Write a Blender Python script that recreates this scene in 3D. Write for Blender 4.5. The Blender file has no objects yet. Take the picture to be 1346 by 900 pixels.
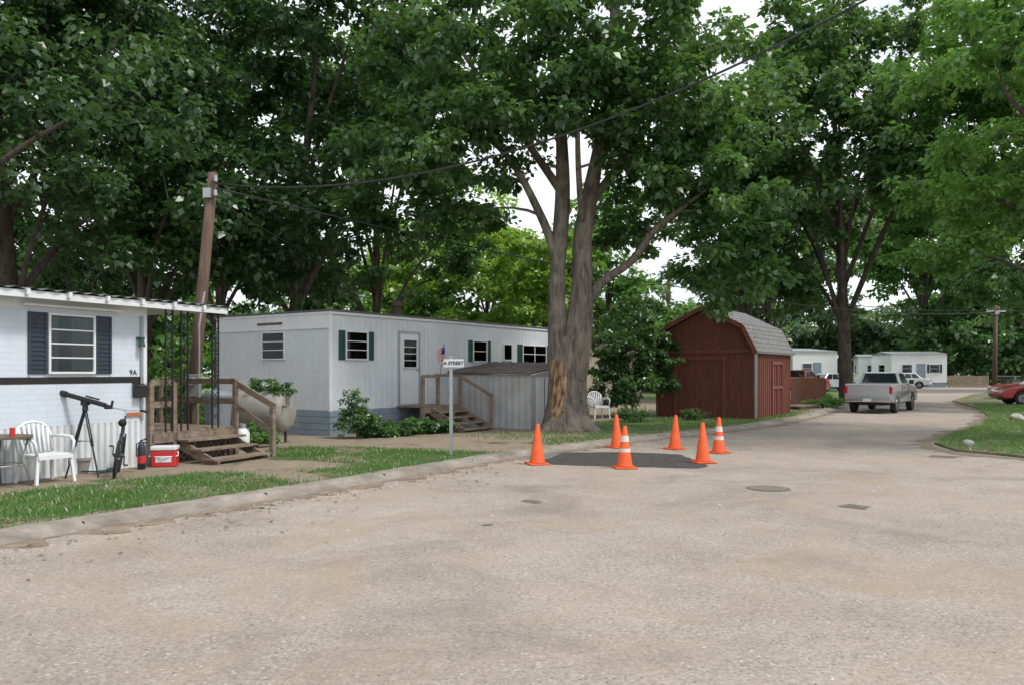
import bpy, bmesh, math, random
import numpy as np
from mathutils import Vector, Matrix
R=math.radians
random.seed(7)
F=1050.0; CX=673.0; HY=488.0; CH=1.6
def G(px,py):
    d=CH*F/(py-HY); return ((px-CX)/F*d,d)
def W(px,d): return ((px-CX)/F*d,d)
def ZZ(py,d): return CH-(py-HY)*d/F
scene=bpy.context.scene
scene.view_settings.view_transform='Standard'; scene.view_settings.look='None'; scene.view_settings.exposure=0
COL=scene.collection

# ---------------------------------------------------------------- materials
def newmat(name):
    m=bpy.data.materials.new(name); m.use_nodes=True
    nt=m.node_tree; b=nt.nodes['Principled BSDF']; return m,nt,b
def N(nt,t,**k):
    n=nt.nodes.new(t)
    for a,v in k.items(): setattr(n,a,v)
    return n
def mixc(nt,fac,a,b,blend='MIX'):
    n=N(nt,'ShaderNodeMix',data_type='RGBA',blend_type=blend)
    for s,v in ((n.inputs[0],fac),(n.inputs[6],a),(n.inputs[7],b)):
        if hasattr(v,'is_linked') or isinstance(v,bpy.types.NodeSocket): nt.links.new(v,s)
        elif isinstance(v,(int,float)): s.default_value=v
        else: s.default_value=(*v,1)
    return n.outputs[2]
def mul(nt,a,b):
    n=N(nt,'ShaderNodeMath',operation='MULTIPLY')
    for s,v in ((n.inputs[0],a),(n.inputs[1],b)):
        if isinstance(v,(int,float)): s.default_value=v
        else: nt.links.new(v,s)
    return n.outputs[0]
def noise(nt,co,scale,detail=4,rough=.6,dist=0):
    n=N(nt,'ShaderNodeTexNoise'); n.inputs['Scale'].default_value=scale; n.inputs['Detail'].default_value=detail
    n.inputs['Roughness'].default_value=rough; n.inputs['Distortion'].default_value=dist
    nt.links.new(co,n.inputs['Vector']); return n.outputs['Fac']
def ramp(nt,f,a,b):
    n=N(nt,'ShaderNodeMapRange'); n.inputs[1].default_value=a; n.inputs[2].default_value=b
    nt.links.new(f,n.inputs[0]); return n.outputs[0]
def coords(nt,kind='Object',scale=(1,1,1)):
    t=N(nt,'ShaderNodeTexCoord'); m=N(nt,'ShaderNodeMapping'); m.inputs['Scale'].default_value=scale
    nt.links.new(t.outputs[kind],m.inputs[0]); return m.outputs[0]
def bump(nt,b,h,strength,dist=.02):
    n=N(nt,'ShaderNodeBump'); n.inputs['Strength'].default_value=strength; n.inputs['Distance'].default_value=dist
    nt.links.new(h,n.inputs['Height']); nt.links.new(n.outputs[0],b.inputs['Normal'])
_mc={}
def M(name,col,rough=.6,var=.12,scale=4,bmp=.1,metal=0,cs=(1,1,1),dirt=None,dirtamt=.3,coat=0):
    if name in _mc: return _mc[name]
    m,nt,b=newmat(name); co=coords(nt,'Object',cs)
    f=ramp(nt,noise(nt,co,scale,4,.65),.3,.7)
    c=mixc(nt,f,[x*(1-var) for x in col],[min(1,x*(1+var)) for x in col])
    if dirt:
        g=ramp(nt,noise(nt,co,scale*.35,6,.7),.45,.75)
        c=mixc(nt,mul(nt,g,dirtamt),c,dirt)
    nt.links.new(c,b.inputs['Base Color']); b.inputs['Roughness'].default_value=rough; b.inputs['Metallic'].default_value=metal
    b.inputs['Coat Weight'].default_value=coat
    if bmp: bump(nt,b,noise(nt,co,scale*6,3,.6),bmp,.01)
    _mc[name]=m; return m

def road_mat():
    m,nt,b=newmat('asphalt_weathered'); co=coords(nt)
    big=ramp(nt,noise(nt,co,.22,5,.62,.8),.38,.62)
    c=mixc(nt,big,(.215,.184,.158),(.385,.335,.290))
    mid=ramp(nt,noise(nt,co,1.1,7,.75,.4),.36,.64)
    c=mixc(nt,mid,mixc(nt,.42,c,(.15,.125,.105)),mixc(nt,.4,c,(.48,.42,.36)))
    fine=ramp(nt,noise(nt,co,30,5,.85),.36,.64)
    c=mixc(nt,.42,c,mixc(nt,fine,(.11,.09,.072),(.58,.52,.46)))
    v=N(nt,'ShaderNodeTexVoronoi'); v.inputs['Scale'].default_value=64; nt.links.new(co,v.inputs['Vector'])
    c=mixc(nt,mul(nt,ramp(nt,v.outputs['Color'],.82,.95),.7),c,(.60,.56,.51))
    c=mixc(nt,mul(nt,ramp(nt,v.outputs['Color'],.20,.08),.6),c,(.10,.082,.066))
    v3=N(nt,'ShaderNodeTexVoronoi'); v3.inputs['Scale'].default_value=12; nt.links.new(co,v3.inputs['Vector'])
    sp3=ramp(nt,v3.outputs['Distance'],.14,.06)
    gate=ramp(nt,noise(nt,co,1.7,3),.48,.58)
    c=mixc(nt,mul(nt,mul(nt,sp3,gate),.8),c,(.66,.63,.58))
    st=ramp(nt,noise(nt,co,.5,7,.74,1.2),.45,.66)
    c=mixc(nt,mul(nt,st,.62),c,(.345,.265,.185))
    ct=N(nt,'ShaderNodeMapping'); ct.inputs['Location'].default_value=(31,7,0); nt.links.new(co,ct.inputs[0])
    st2=ramp(nt,noise(nt,ct.outputs[0],.38,7,.72,.9),.53,.70)
    c=mixc(nt,mul(nt,st2,.55),c,(.145,.127,.113))
    nt.links.new(c,b.inputs['Base Color']); b.inputs['Roughness'].default_value=.92
    bump(nt,b,noise(nt,co,48,4,.8),.6,.02)
    return m
def dirt_mat(name,a,bb,grass,gth):
    m,nt,b=newmat(name); co=coords(nt)
    c=mixc(nt,ramp(nt,noise(nt,co,2,6,.7),.3,.7),a,bb)
    c=mixc(nt,.4,c,mixc(nt,ramp(nt,noise(nt,co,40,4,.8),.35,.65),(.07,.05,.03),(.45,.38,.28)))
    g=ramp(nt,noise(nt,co,.9,7,.75),gth,gth+.08)
    gc=mixc(nt,ramp(nt,noise(nt,co,25,4,.8),.3,.7),[x*.5 for x in grass],[x*1.5 for x in grass])
    c=mixc(nt,g,c,gc)
    nt.links.new(c,b.inputs['Base Color']); b.inputs['Roughness'].default_value=.95
    bump(nt,b,noise(nt,co,30,4,.8),.8,.04); return m
def leaf_mat(name,dark,light,tr=.35):
    m=bpy.data.materials.new(name); m.use_nodes=True; nt=m.node_tree
    for n in list(nt.nodes):
        if n.type=='BSDF_PRINCIPLED': nt.nodes.remove(n)
    at=N(nt,'ShaderNodeAttribute',attribute_name='lv')
    c=mixc(nt,at.outputs['Fac'],dark,light)
    d=N(nt,'ShaderNodeBsdfDiffuse'); nt.links.new(c,d.inputs[0])
    g=N(nt,'ShaderNodeBsdfGlossy'); g.inputs[0].default_value=(1,1,1,1); g.inputs['Roughness'].default_value=.36
    m1=N(nt,'ShaderNodeMixShader'); m1.inputs[0].default_value=.08; nt.links.new(d.outputs[0],m1.inputs[1]); nt.links.new(g.outputs[0],m1.inputs[2])
    t=N(nt,'ShaderNodeBsdfTranslucent'); c2=mixc(nt,.55,c,(light[0]*1.9,light[1]*1.9,light[2]*.9)); nt.links.new(c2,t.inputs[0])
    ms=N(nt,'ShaderNodeMixShader'); ms.inputs[0].default_value=tr
    nt.links.new(m1.outputs[0],ms.inputs[1]); nt.links.new(t.outputs[0],ms.inputs[2])
    nt.links.new(ms.outputs[0],nt.nodes['Material Output'].inputs[0]); return m
def bark_mat(name,a,bb,decay=None):
    m,nt,b=newmat(name); co=coords(nt,'Object',(1,1,.18))
    n1=noise(nt,co,9,6,.7,.8)
    c=mixc(nt,ramp(nt,n1,.35,.65),a,bb)
    co2=coords(nt)
    c=mixc(nt,ramp(nt,noise(nt,co2,1.2,4),.5,.75),c,[x*1.3 for x in bb])
    if decay:
        g=N(nt,'ShaderNodeVectorMath',operation='SUBTRACT'); nt.links.new(co2,g.inputs[0]); g.inputs[1].default_value=decay
        g2=N(nt,'ShaderNodeVectorMath',operation='MULTIPLY'); nt.links.new(g.outputs[0],g2.inputs[0]); g2.inputs[1].default_value=(2.6,2.0,.9)
        L=N(nt,'ShaderNodeVectorMath',operation='LENGTH'); nt.links.new(g2.outputs[0],L.inputs[0])
        ad=N(nt,'ShaderNodeMath',operation='ADD'); nt.links.new(L.outputs['Value'],ad.inputs[0]); nt.links.new(noise(nt,co2,5,5,.7),ad.inputs[1])
        f=ramp(nt,ad.outputs[0],1.34,1.2)
        c=mixc(nt,f,c,mixc(nt,ramp(nt,noise(nt,co,14,5,.7),.4,.6),(.10,.05,.025),(.50,.34,.19)))
    nt.links.new(c,b.inputs['Base Color']); b.inputs['Roughness'].default_value=.9
    bump(nt,b,n1,1.0,.06); return m

m_road=road_mat()
m_patch=M('asphalt_patch_fresh',(.042,.040,.040),.9,.3,14,.5,dirt=(.12,.105,.09),dirtamt=.5)
m_kerb=M('concrete_kerb',(.26,.23,.195),.9,.3,3,.5,dirt=(.11,.09,.065),dirtamt=.8)
m_dirt=dirt_mat('sandy_dirt',(.22,.17,.12),(.37,.30,.22),(.06,.10,.025),.56)
m_lawn=dirt_mat('lawn_soil',(.15,.135,.065),(.20,.17,.09),(.07,.13,.03),.47)
m_ground=dirt_mat('grass_ground',(.11,.15,.04),(.15,.18,.06),(.09,.17,.04),.42)
m_white=M('white_siding',(.62,.65,.69),.45,.06,1.2,.03,dirt=(.40,.40,.39),dirtamt=.38)
m_white2=M('white_trim',(.70,.72,.74),.4,.05,2,.02,dirt=(.44,.44,.42),dirtamt=.3)
m_skirt=M('grey_skirting',(.22,.28,.34),.5,.15,3,.05,dirt=(.16,.15,.12),dirtamt=.5)
m_roofm=M('roof_metal',(.30,.315,.32),.4,.18,2,.05,metal=.4,dirt=(.2,.17,.14),dirtamt=.5)
m_navy=M('shutter_navy',(.03,.04,.06),.5,.1,4,.03)
m_green=M('shutter_green',(.02,.07,.055),.5,.15,4,.03)
m_black=M('black_paint',(.015,.015,.017),.45,.2,5,.03)
m_wood=M('weathered_wood',(.22,.17,.125),.85,.38,6,.3,cs=(1,1,3),dirt=(.09,.07,.055),dirtamt=.7)
m_woodd=M('dark_wood',(.13,.10,.075),.85,.3,6,.3,dirt=(.05,.04,.03),dirtamt=.5)
m_pole=M('pole_wood',(.13,.085,.062),.9,.35,5,.5,cs=(3,3,.25))
m_red=M('barn_red',(.155,.046,.030),.8,.4,3,.2,cs=(4,4,.5),dirt=(.085,.036,.025),dirtamt=.7)
m_redtrim=M('barn_red_trim',(.20,.058,.038),.75,.25,4,.1,dirt=(.11,.042,.03),dirtamt=.5)
m_shing=M('grey_shingles',(.18,.18,.185),.9,.4,9,.5)
m_shedm=M('metal_shed',(.44,.44,.44),.5,.12,2,.05,dirt=(.28,.24,.20),dirtamt=.6)
m_shedroof=M('rusty_metal_roof',(.15,.12,.105),.7,.3,3,.1,dirt=(.09,.055,.04),dirtamt=.8)
m_orange=M('cone_orange',(.78,.105,.015),.55,.14,7,.08,dirt=(.33,.075,.03),dirtamt=.7)
m_reflect=M('cone_band',(.66,.62,.56),.4,.14,9,.05,dirt=(.5,.25,.15),dirtamt=.6)
m_plastic=M('white_plastic',(.70,.72,.74),.35,.04,3,.02)
m_galv=M('galvanised',(.42,.43,.44),.4,.1,4,.03,metal=.6)
m_tank=M('tank_paint',(.29,.275,.25),.6,.15,3,.08,dirt=(.15,.10,.07),dirtamt=.7)
m_bin=M('bin_grey',(.20,.23,.26),.5,.1,3,.05)
m_tyre=M('tyre',(.02,.02,.02),.85,.2,8,.1)
m_rim=M('rim',(.5,.5,.52),.3,.05,8,0,metal=.9)
m_silver=M('silver_paint',(.52,.54,.57),.3,.03,2,0,metal=.5,coat=.6)
m_carred=M('red_paint',(.40,.02,.02),.3,.05,2,0,coat=.7)
m_carwht=M('white_paint',(.75,.76,.77),.3,.03,2,0,coat=.5)
m_tail=M('tail_light',(.5,.01,.01),.2,.1,10,0,coat=.8)
m_chrome=M('chrome',(.6,.6,.62),.2,.05,5,0,metal=1)
m_dark=M('dark_interior',(.02,.02,.022),.7,.3,3,0)
m_cooler=M('cooler_red',(.55,.03,.03),.4,.1,4,.03)
m_brick=M('stone',(.38,.36,.33),.9,.2,5,.4)
m_curt=M('curtain',(.28,.26,.23),.9,.25,6,.1,cs=(12,12,.3))
m_beige=M('beige_siding',(.36,.31,.25),.6,.1,2,.05)
m_fence=M('fence_wood',(.33,.27,.20),.85,.2,4,.2)
m_redwood=M('redwood_stain',(.22,.085,.05),.8,.25,5,.2)
m_iron=M('cast_iron',(.14,.125,.11),.8,.3,10,.3,metal=.1)
def glass_mat():
    m,nt,b=newmat('window_glass')
    g=N(nt,'ShaderNodeBsdfGlossy'); g.inputs['Roughness'].default_value=.03; g.inputs[0].default_value=(.55,.58,.6,1)
    co=coords(nt); bp=N(nt,'ShaderNodeBump'); bp.inputs['Strength'].default_value=.15; bp.inputs['Distance'].default_value=.02
    nt.links.new(noise(nt,co,2,2),bp.inputs['Height']); nt.links.new(bp.outputs[0],g.inputs['Normal'])
    t=N(nt,'ShaderNodeBsdfTransparent'); t.inputs[0].default_value=(.65,.7,.7,1)
    fr=N(nt,'ShaderNodeFresnel'); fr.inputs[0].default_value=1.5
    ms=N(nt,'ShaderNodeMixShader'); nt.links.new(fr.outputs[0],ms.inputs[0]); nt.links.new(t.outputs[0],ms.inputs[1]); nt.links.new(g.outputs[0],ms.inputs[2])
    nt.links.new(ms.outputs[0],nt.nodes['Material Output'].inputs[0]); return m
m_glass=glass_mat()
m_cglass=M('car_glass',(.02,.025,.03),.06,.1,2,0,coat=.5)

# ---------------------------------------------------------------- helpers
def empty(name,loc=(0,0,0),rz=0):
    e=bpy.data.objects.new(name,None); e.location=loc; e.rotation_euler=(0,0,rz); e.empty_display_size=.2
    COL.objects.link(e); return e
def obj(name,verts,faces,mat,parent=None,smooth=False,bevel=0,loc=None):
    me=bpy.data.meshes.new(name); me.from_pydata([tuple(v) for v in verts],[],faces); me.update()
    if isinstance(mat,(list,tuple)):
        for q in mat: me.materials.append(q)
    else: me.materials.append(mat)
    if smooth:
        for p in me.polygons: p.use_smooth=True
    o=bpy.data.objects.new(name,me); COL.objects.link(o)
    if parent: o.parent=parent
    if loc: o.location=loc
    if bevel:
        b=o.modifiers.new('bevel','BEVEL'); b.width=bevel; b.segments=2; b.limit_method='ANGLE'; b.angle_limit=R(40)
    return o
BF=[(0,3,2,1),(4,5,6,7),(0,1,5,4),(1,2,6,5),(2,3,7,6),(3,0,4,7)]
def boxv(x0,x1,y0,y1,z0,z1):
    x0,x1=sorted((x0,x1)); y0,y1=sorted((y0,y1)); z0,z1=sorted((z0,z1))
    return [(x0,y0,z0),(x1,y0,z0),(x1,y1,z0),(x0,y1,z0),(x0,y0,z1),(x1,y0,z1),(x1,y1,z1),(x0,y1,z1)]
def box(name,parent,x0,x1,y0,y1,z0,z1,mat,bevel=0):
    return obj(name,boxv(x0,x1,y0,y1,z0,z1),BF,mat,parent,bevel=bevel)
class MB:
    def __init__(s): s.v=[]; s.f=[]
    def add(s,v,f):
        o=len(s.v); s.v+=list(v); s.f+=[tuple(i+o for i in q) for q in f]
    def box(s,*a): s.add(boxv(*a),BF)
    def beam(s,p,q,w,h=None,up=(0,0,1)):
        h=h or w; p=Vector(p); q=Vector(q); d=(q-p).normalized(); up=Vector(up)
        if abs(d.dot(up))>.95: up=Vector((1,0,0))
        a=d.cross(up).normalized()*w/2; b=a.cross(d).normalized()*h/2
        s.add([p-a-b,p+a-b,p+a+b,p-a+b,q-a-b,q+a-b,q+a+b,q-a+b],BF)
    def tube(s,pts,rad,n=8,cap=True,wob=0,seed=0):
        pts=[Vector(p) for p in pts]; base=len(s.v); rr=random.Random(seed)
        ph=[rr.uniform(0,6.28) for _ in range(4)]
        prev=None
        for i,p in enumerate(pts):
            if i==0: d=pts[1]-p
            elif i==len(pts)-1: d=p-pts[i-1]
            else: d=pts[i+1]-pts[i-1]
            d.normalize()
            if prev is None:
                a=d.cross(Vector((0,1,0)) if abs(d.y)<.9 else Vector((1,0,0))).normalized()
            else: a=(prev-d*prev.dot(d)).normalized()
            prev=a; b=d.cross(a)
            for k in range(n):
                t=k/n*2*math.pi; r=rad[i]
                if wob: r*=1+wob*(math.sin(3*t+ph[0]+p.z*.5)*.5+math.sin(5*t+ph[1]+p.z*.9)*.35+math.sin(2*t+ph[2]+p.z*1.7)*.4+math.sin(9*t+ph[3])*.2)
                s.v.append(tuple(p+(a*math.cos(t)+b*math.sin(t))*r))
        for i in range(len(pts)-1):
            for k in range(n):
                k2=(k+1)%n; s.f.append((base+i*n+k,base+i*n+k2,base+(i+1)*n+k2,base+(i+1)*n+k))
        if cap:
            s.f.append(tuple(base+k for k in reversed(range(n)))); s.f.append(tuple(base+(len(pts)-1)*n+k for k in range(n)))
    def obj(s,name,mat,parent=None,**k): return obj(name,s.v,s.f,mat,parent,**k)
def poly(name,pts,z,mat,parent=None,thick=0):
    n=len(pts); v=[(x,y,z) for x,y in pts]; f=[tuple(range(n))]
    a=sum(pts[i][0]*pts[(i+1)%n][1]-pts[(i+1)%n][0]*pts[i][1] for i in range(n))
    if a<0: v=v[::-1]
    if thick:
        vv=list(v); v=v+[(x,y,z-thick) for x,y,_ in vv]
        for i in range(n): j=(i+1)%n; f.append((i,i+n,j+n,j))
    return obj(name,v,f,mat,parent)
def rough_poly(pts,amp,seg=.25,seed=1):
    rd=random.Random(seed); out=[]
    for i in range(len(pts)):
        a=Vector(pts[i]); b=Vector(pts[(i+1)%len(pts)]); n=max(1,int((b-a).length/seg))
        for k in range(n):
            p=a.lerp(b,k/n); out.append((p.x+rd.uniform(-amp,amp),p.y+rd.uniform(-amp,amp)))
    return out
def bigmesh(name,V,nq,mat,parent,lv=None,k=4):
    me=bpy.data.meshes.new(name); nv=len(V)
    me.vertices.add(nv); me.vertices.foreach_set('co',V.astype(np.float32).ravel())
    me.loops.add(nq*k); me.loops.foreach_set('vertex_index',np.arange(nq*k,dtype=np.int32))
    me.polygons.add(nq); me.polygons.foreach_set('loop_start',np.arange(0,nq*k,k,dtype=np.int32))
    me.update(calc_edges=True)
    if lv is not None:
        at=me.attributes.new('lv','FLOAT','POINT'); at.data.foreach_set('value',np.repeat(lv,k).astype(np.float32))
    me.materials.append(mat); me.validate()
    o=bpy.data.objects.new(name,me); COL.objects.link(o)
    if parent: o.parent=parent
    return o
def leaves(name,cents,rads,per,size,mat,parent,rng,flat=.6,up=.9):
    cents=np.array(cents); rads=np.array(rads)
    ns=5
    sc=np.repeat(cents,ns,0); sr=np.repeat(rads,ns)
    g0=rng.normal(size=(len(sc),3)); g0/=np.linalg.norm(g0,axis=1)[:,None]; g0*=(rng.random(len(sc))**.5)[:,None]
    sc=sc+g0*sr[:,None]*np.array([.85,.85,flat*.85]); sr=sr*rng.uniform(.3,.55,len(sc))
    pp=max(1,per//ns); n=len(sc)*pp; ci=np.repeat(np.arange(len(sc)),pp)
    g=rng.normal(size=(n,3)); g/=np.linalg.norm(g,axis=1)[:,None]+1e-9
    g*=(rng.random(n)**.5)[:,None]
    P=sc[ci]+g*sr[ci][:,None]*np.array([1,1,.55])
    gg=g0[ci]
    nor=rng.normal(size=(n,3))*.6+np.array([0,0,up])+g*.4+gg*.35
    nor/=np.linalg.norm(nor,axis=1)[:,None]
    t=rng.normal(size=(n,3))*.8+g*.8+gg*.6; t[:,2]-=.6
    t-=nor*(t*nor).sum(1)[:,None]; t/=np.linalg.norm(t,axis=1)[:,None]
    b=np.cross(nor,t)
    L=size*rng.uniform(.65,1.25,n)[:,None]; Wd=L*rng.uniform(.55,.8,n)[:,None]
    V=np.empty((n,4,3)); V[:,0]=P; V[:,1]=P+t*L*.45+b*Wd*.5+nor*L*.12; V[:,2]=P+t*L-nor*L*.1; V[:,3]=P+t*L*.45-b*Wd*.5+nor*L*.12
    cl=np.repeat(rng.random(len(cents))**1.3*.5,ns)+rng.random(len(sc))*.22
    lv=np.clip(cl[ci]+rng.random(n)*.36+g[:,2]*.08-.03,0,1)
    return bigmesh(name,V.reshape(-1,3),n,mat,parent,lv)
def bez(p,q,bend,n=6):
    p=Vector(p); q=Vector(q); m=(p+q)/2+Vector(bend); out=[]
    for i in range(n+1):
        t=i/n; out.append(p*(1-t)**2+m*2*t*(1-t)+q*t*t)
    return out
def make_tree(name,base,limbs,lobes,ncl,per,leaf,lm,bm,seed,crad=(.45,.95),zmin=2.5,trunk_sides=18,twig=.03):
    rng=np.random.default_rng(seed); e=empty(name,base)
    mb=MB(); nodes=[]; nr=[]
    for k,(pts,rad) in enumerate(limbs):
        P=[Vector(p) for p in pts]; Q=[];RR=[]
        for i in range(len(P)-1):
            p0=P[max(0,i-1)];p1=P[i];p2=P[i+1];p3=P[min(len(P)-1,i+2)]
            for s in range(6):
                t=s/6
                Q.append(.5*((2*p1)+(p2-p0)*t+(2*p0-5*p1+4*p2-p3)*t*t+(3*p1-p0-3*p2+p3)*t**3)); RR.append(rad[i]*(1-t)+rad[i+1]*t)
        Q.append(P[-1]); RR.append(rad[-1])
        mb.tube(Q,RR,trunk_sides if rad[0]>.15 else 9,wob=.13 if rad[0]>.15 else .05,seed=seed+k)
        for q,r in zip(Q,RR):
            if q.z>zmin*.9: nodes.append(tuple(q)); nr.append(r)
    ws=np.array([l[2] if len(l)>2 else l[1][0]*l[1][1]*l[1][2] for l in lobes],float); ws/=ws.sum()
    cents=[]
    while len(cents)<ncl:
        l=lobes[rng.choice(len(lobes),p=ws)]
        g=rng.normal(size=3); g/=np.linalg.norm(g); g*=rng.random()**.38
        c=np.array(l[0])+g*np.array(l[1])
        if c[2]<zmin: continue
        cents.append(c)
    cents=np.array(cents)
    nd=np.array(nodes)
    D=np.min(np.linalg.norm(cents[:,None]-nd[None],axis=2),axis=1)
    for i in np.argsort(D):
        c=cents[i]; nd=np.array(nodes)
        dv=c-nd; dist=np.linalg.norm(dv,axis=1)+np.maximum(0,-dv[:,2])*1.2
        j=int(np.argmin(dist)); r0=min(nr[j]*.6,.012+.014*dist[j]+twig*.5)
        pts=bez(nodes[j],c,(rng.normal()*.15,rng.normal()*.15,.15*dist[j]),4)
        rs=[r0*(1-.65*k/4) for k in range(5)]
        mb.tube(pts,rs,5,cap=False)
        for p,r in zip(pts[1:],rs[1:]): nodes.append(tuple(p)); nr.append(r)
    mb.obj('trunk_and_branches',bm,e,smooth=True)
    rads=rng.uniform(crad[0],crad[1],len(cents))
    leaves('foliage',cents,rads,per,leaf,lm,e,rng)
    return e
def auto_tree(name,base,h,r,zlow,tr,lm,bm,seed,ncl=200,per=170,leaf=.2,lean=(0,0),crad=(.7,1.35),nl=9):
    rd=random.Random(seed); limbs=[]; lobes=[]
    fork=zlow*.75
    top=Vector((lean[0],lean[1],h*.8))
    limbs.append(([(0,0,-.2),(0,0,.35),(lean[0]*.15,lean[1]*.15,fork),(lean[0]*.5,lean[1]*.5,h*.5),tuple(top)],[tr*1.7,tr*1.15,tr*.9,tr*.55,tr*.15]))
    for i in range(nl):
        a=i/nl*6.28*1.0+rd.uniform(-.3,.3); rr=r*rd.uniform(.45,.75); z=zlow+(h-zlow)*rd.uniform(.12,.8)
        c=(math.cos(a)*rr+lean[0]*.5,math.sin(a)*rr+lean[1]*.5,z)
        s=r*rd.uniform(.32,.48)
        lobes.append((c,(s,s,s*.75)))
        z0=rd.uniform(fork*.8,max(fork,z*.6)); 
        st=(lean[0]*z0/h*.8,lean[1]*z0/h*.8,z0)
        mid=((st[0]+c[0])/2,(st[1]+c[1])/2,(z0+z)/2+.6)
        limbs.append(([st,mid,c],[tr*.4,tr*.25,.04]))
    lobes.append(((lean[0],lean[1],h-r*.45),(r*.6,r*.6,r*.5))); lobes.append(((lean[0]*.6,lean[1]*.6,(h+zlow)/2),(r*.7,r*.7,(h-zlow)*.35),r*r*(h-zlow)*.06))
    return make_tree(name,base,limbs,lobes,ncl,per,leaf,lm,bm,seed,crad,zmin=zlow*.85,trunk_sides=12)

lf_dark=leaf_mat('leaves_dark',(.010,.038,.015),(.075,.16,.050),.28)  # shade on the left trees is put into this darker leaf colour
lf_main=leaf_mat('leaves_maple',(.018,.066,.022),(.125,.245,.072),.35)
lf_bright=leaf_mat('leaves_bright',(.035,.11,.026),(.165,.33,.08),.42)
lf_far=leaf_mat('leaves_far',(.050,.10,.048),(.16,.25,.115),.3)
lf_yel=leaf_mat('leaves_sunlit',(.08,.18,.03),(.27,.43,.08),.45)  # sunlit look of the trees farther back, painted into the leaf colour
lf_grass=leaf_mat('grass_blades',(.050,.120,.024),(.135,.265,.062),.35)
bk_main=bark_mat('bark_maple',(.070,.057,.046),(.27,.23,.19),decay=(-.32,-.45,1.25))
bk_dark=bark_mat('bark_dark',(.035,.028,.024),(.125,.10,.085))

# ---------------------------------------------------------------- world + sun + camera
SD=Vector((.80,-.32,0)).normalized(); el=R(56)
sund=Vector((SD.x*math.cos(el),SD.y*math.cos(el),math.sin(el)))
w=bpy.data.worlds.new('World'); scene.world=w; w.use_nodes=True; nt=w.node_tree
sky=N(nt,'ShaderNodeTexSky',sky_type='NISHITA'); sky.sun_disc=False; sky.sun_elevation=el; sky.sun_rotation=math.atan2(SD.x,SD.y)
sky.dust_density=1.5; sky.air_density=1.0
bg=nt.nodes['Background']; bg.inputs[1].default_value=.14
tc=N(nt,'ShaderNodeTexCoord'); mp=N(nt,'ShaderNodeMapping'); mp.inputs['Scale'].default_value=(1,1,2.2); nt.links.new(tc.outputs['Generated'],mp.inputs[0])
cf=ramp(nt,noise(nt,mp.outputs[0],2.0,5,.55,.3),.24,.50)
nt.links.new(mixc(nt,cf,sky.outputs[0],(8.7,9.05,9.6)),bg.inputs[0])
ld=bpy.data.lights.new('sun','SUN'); ld.energy=2.9; ld.angle=R(10); ld.color=(1,.95,.87)
lo=bpy.data.objects.new('sun',ld); COL.objects.link(lo); lo.rotation_euler=(-sund).to_track_quat('-Z','Y').to_euler()
cd=bpy.data.cameras.new('camera'); cam=bpy.data.objects.new('camera',cd); COL.objects.link(cam); scene.camera=cam
cam.location=(0,0,CH); cam.rotation_euler=(R(90),0,0); cd.sensor_width=36; cd.lens=36*F/1346; cd.shift_y=(HY-450)/1346; cd.clip_end=2000

# ---------------------------------------------------------------- ground
S=700
obj('ground',[(-S,-S,0),(S,-S,0),(S,S,0),(-S,S,0)],[(0,1,2,3)],m_ground)
K=[(-22,-16),(-9.5,0),(-6.6,4.5),(-4.8,7.5),(-3.5,9.5),(-2.45,11.05),(-1.35,12.9),(-.04,15),(1.2,16.6),(3.18,18.9),(5.96,21.9),(9.2,26.2),(12.4,31.6),(15.0,37),(20.5,49),(29,65),(60,120)]
RE=[(80,120),(40,66),(31,54),(23.7,43),(19.7,33.6),(16.7,28),(13.7,23.3),(10.8,19.8),(9.3,17.6),(8.9,16),(9.5,14.7),(11,14.0),(14,13.5),(40,12.5)]
poly('road',K+RE+[(40,-18),(-22,-18)],.004,m_road)
poly('yard_ground',K[:-3]+[(2,48),(-14,34),(-40,30),(-40,-16)],.05,m_dirt,thick=.1)
poly('right_lawn',[ (x,y) for x,y in RE]+[(160,12.5),(160,120)],.05,m_lawn,thick=.1)
def smooth_line(P,n=6):
    out=[];P=[Vector((*p,0)) for p in P]
    for i in range(len(P)-1):
        p0=P[max(0,i-1)];p1=P[i];p2=P[i+1];p3=P[min(len(P)-1,i+2)]
        for s in range(n):
            t=s/n; out.append(.5*((2*p1)+(p2-p0)*t+(2*p0-5*p1+4*p2-p3)*t*t+(3*p1-p0-3*p2+p3)*t**3))
    out.append(P[-1]); return out
def kerb(name,P,prof,mat,sign=1,jit=.012,n_=6):
    L=smooth_line(P,n_); v=[];f=[];n=len(prof)
    for i,p in enumerate(L):
        d=(L[min(i+1,len(L)-1)]-L[max(0,i-1)]).normalized(); nn=Vector((-d.y,d.x,0))*sign
        j=random.uniform(-jit,jit)
        for k,(a,z) in enumerate(prof):
            jj=j if jit<.05 else random.uniform(-jit,jit)*(k==0)
            q=p+nn*(a+jj); v.append((q.x,q.y,z+random.uniform(-.004,.004) if z>.02 else z))
    for i in range(len(L)-1):
        for k in range(n-1):
            f.append((i*n+k,(i+1)*n+k,(i+1)*n+k+1,i*n+k+1) if sign<0 else (i*n+k,i*n+k+1,(i+1)*n+k+1,(i+1)*n+k))
    return obj(name,v,f,mat)
kerb('kerb',K[1:14],[(-.16,.0),(-.15,.02),(-.04,.045),(.02,.076),(.06,.083),(.24,.082),(.27,.077),(.28,.04)],m_kerb,n_=14)
kerb('gutter_dirt',K[1:14],[(-.42,.008),(-.17,.008)],M('gutter_silt',(.21,.165,.12),.95,.4,4,.4),jit=.2,n_=20)
kerb('lawn_edge',RE[3:],[(-.38,.009),(-.05,.010)],M('edge_soil',(.19,.15,.105),.95,.4,5,.5),jit=.2,n_=14)
L=smooth_line(K[1:14],14); mb=MB(); acc=0
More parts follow.
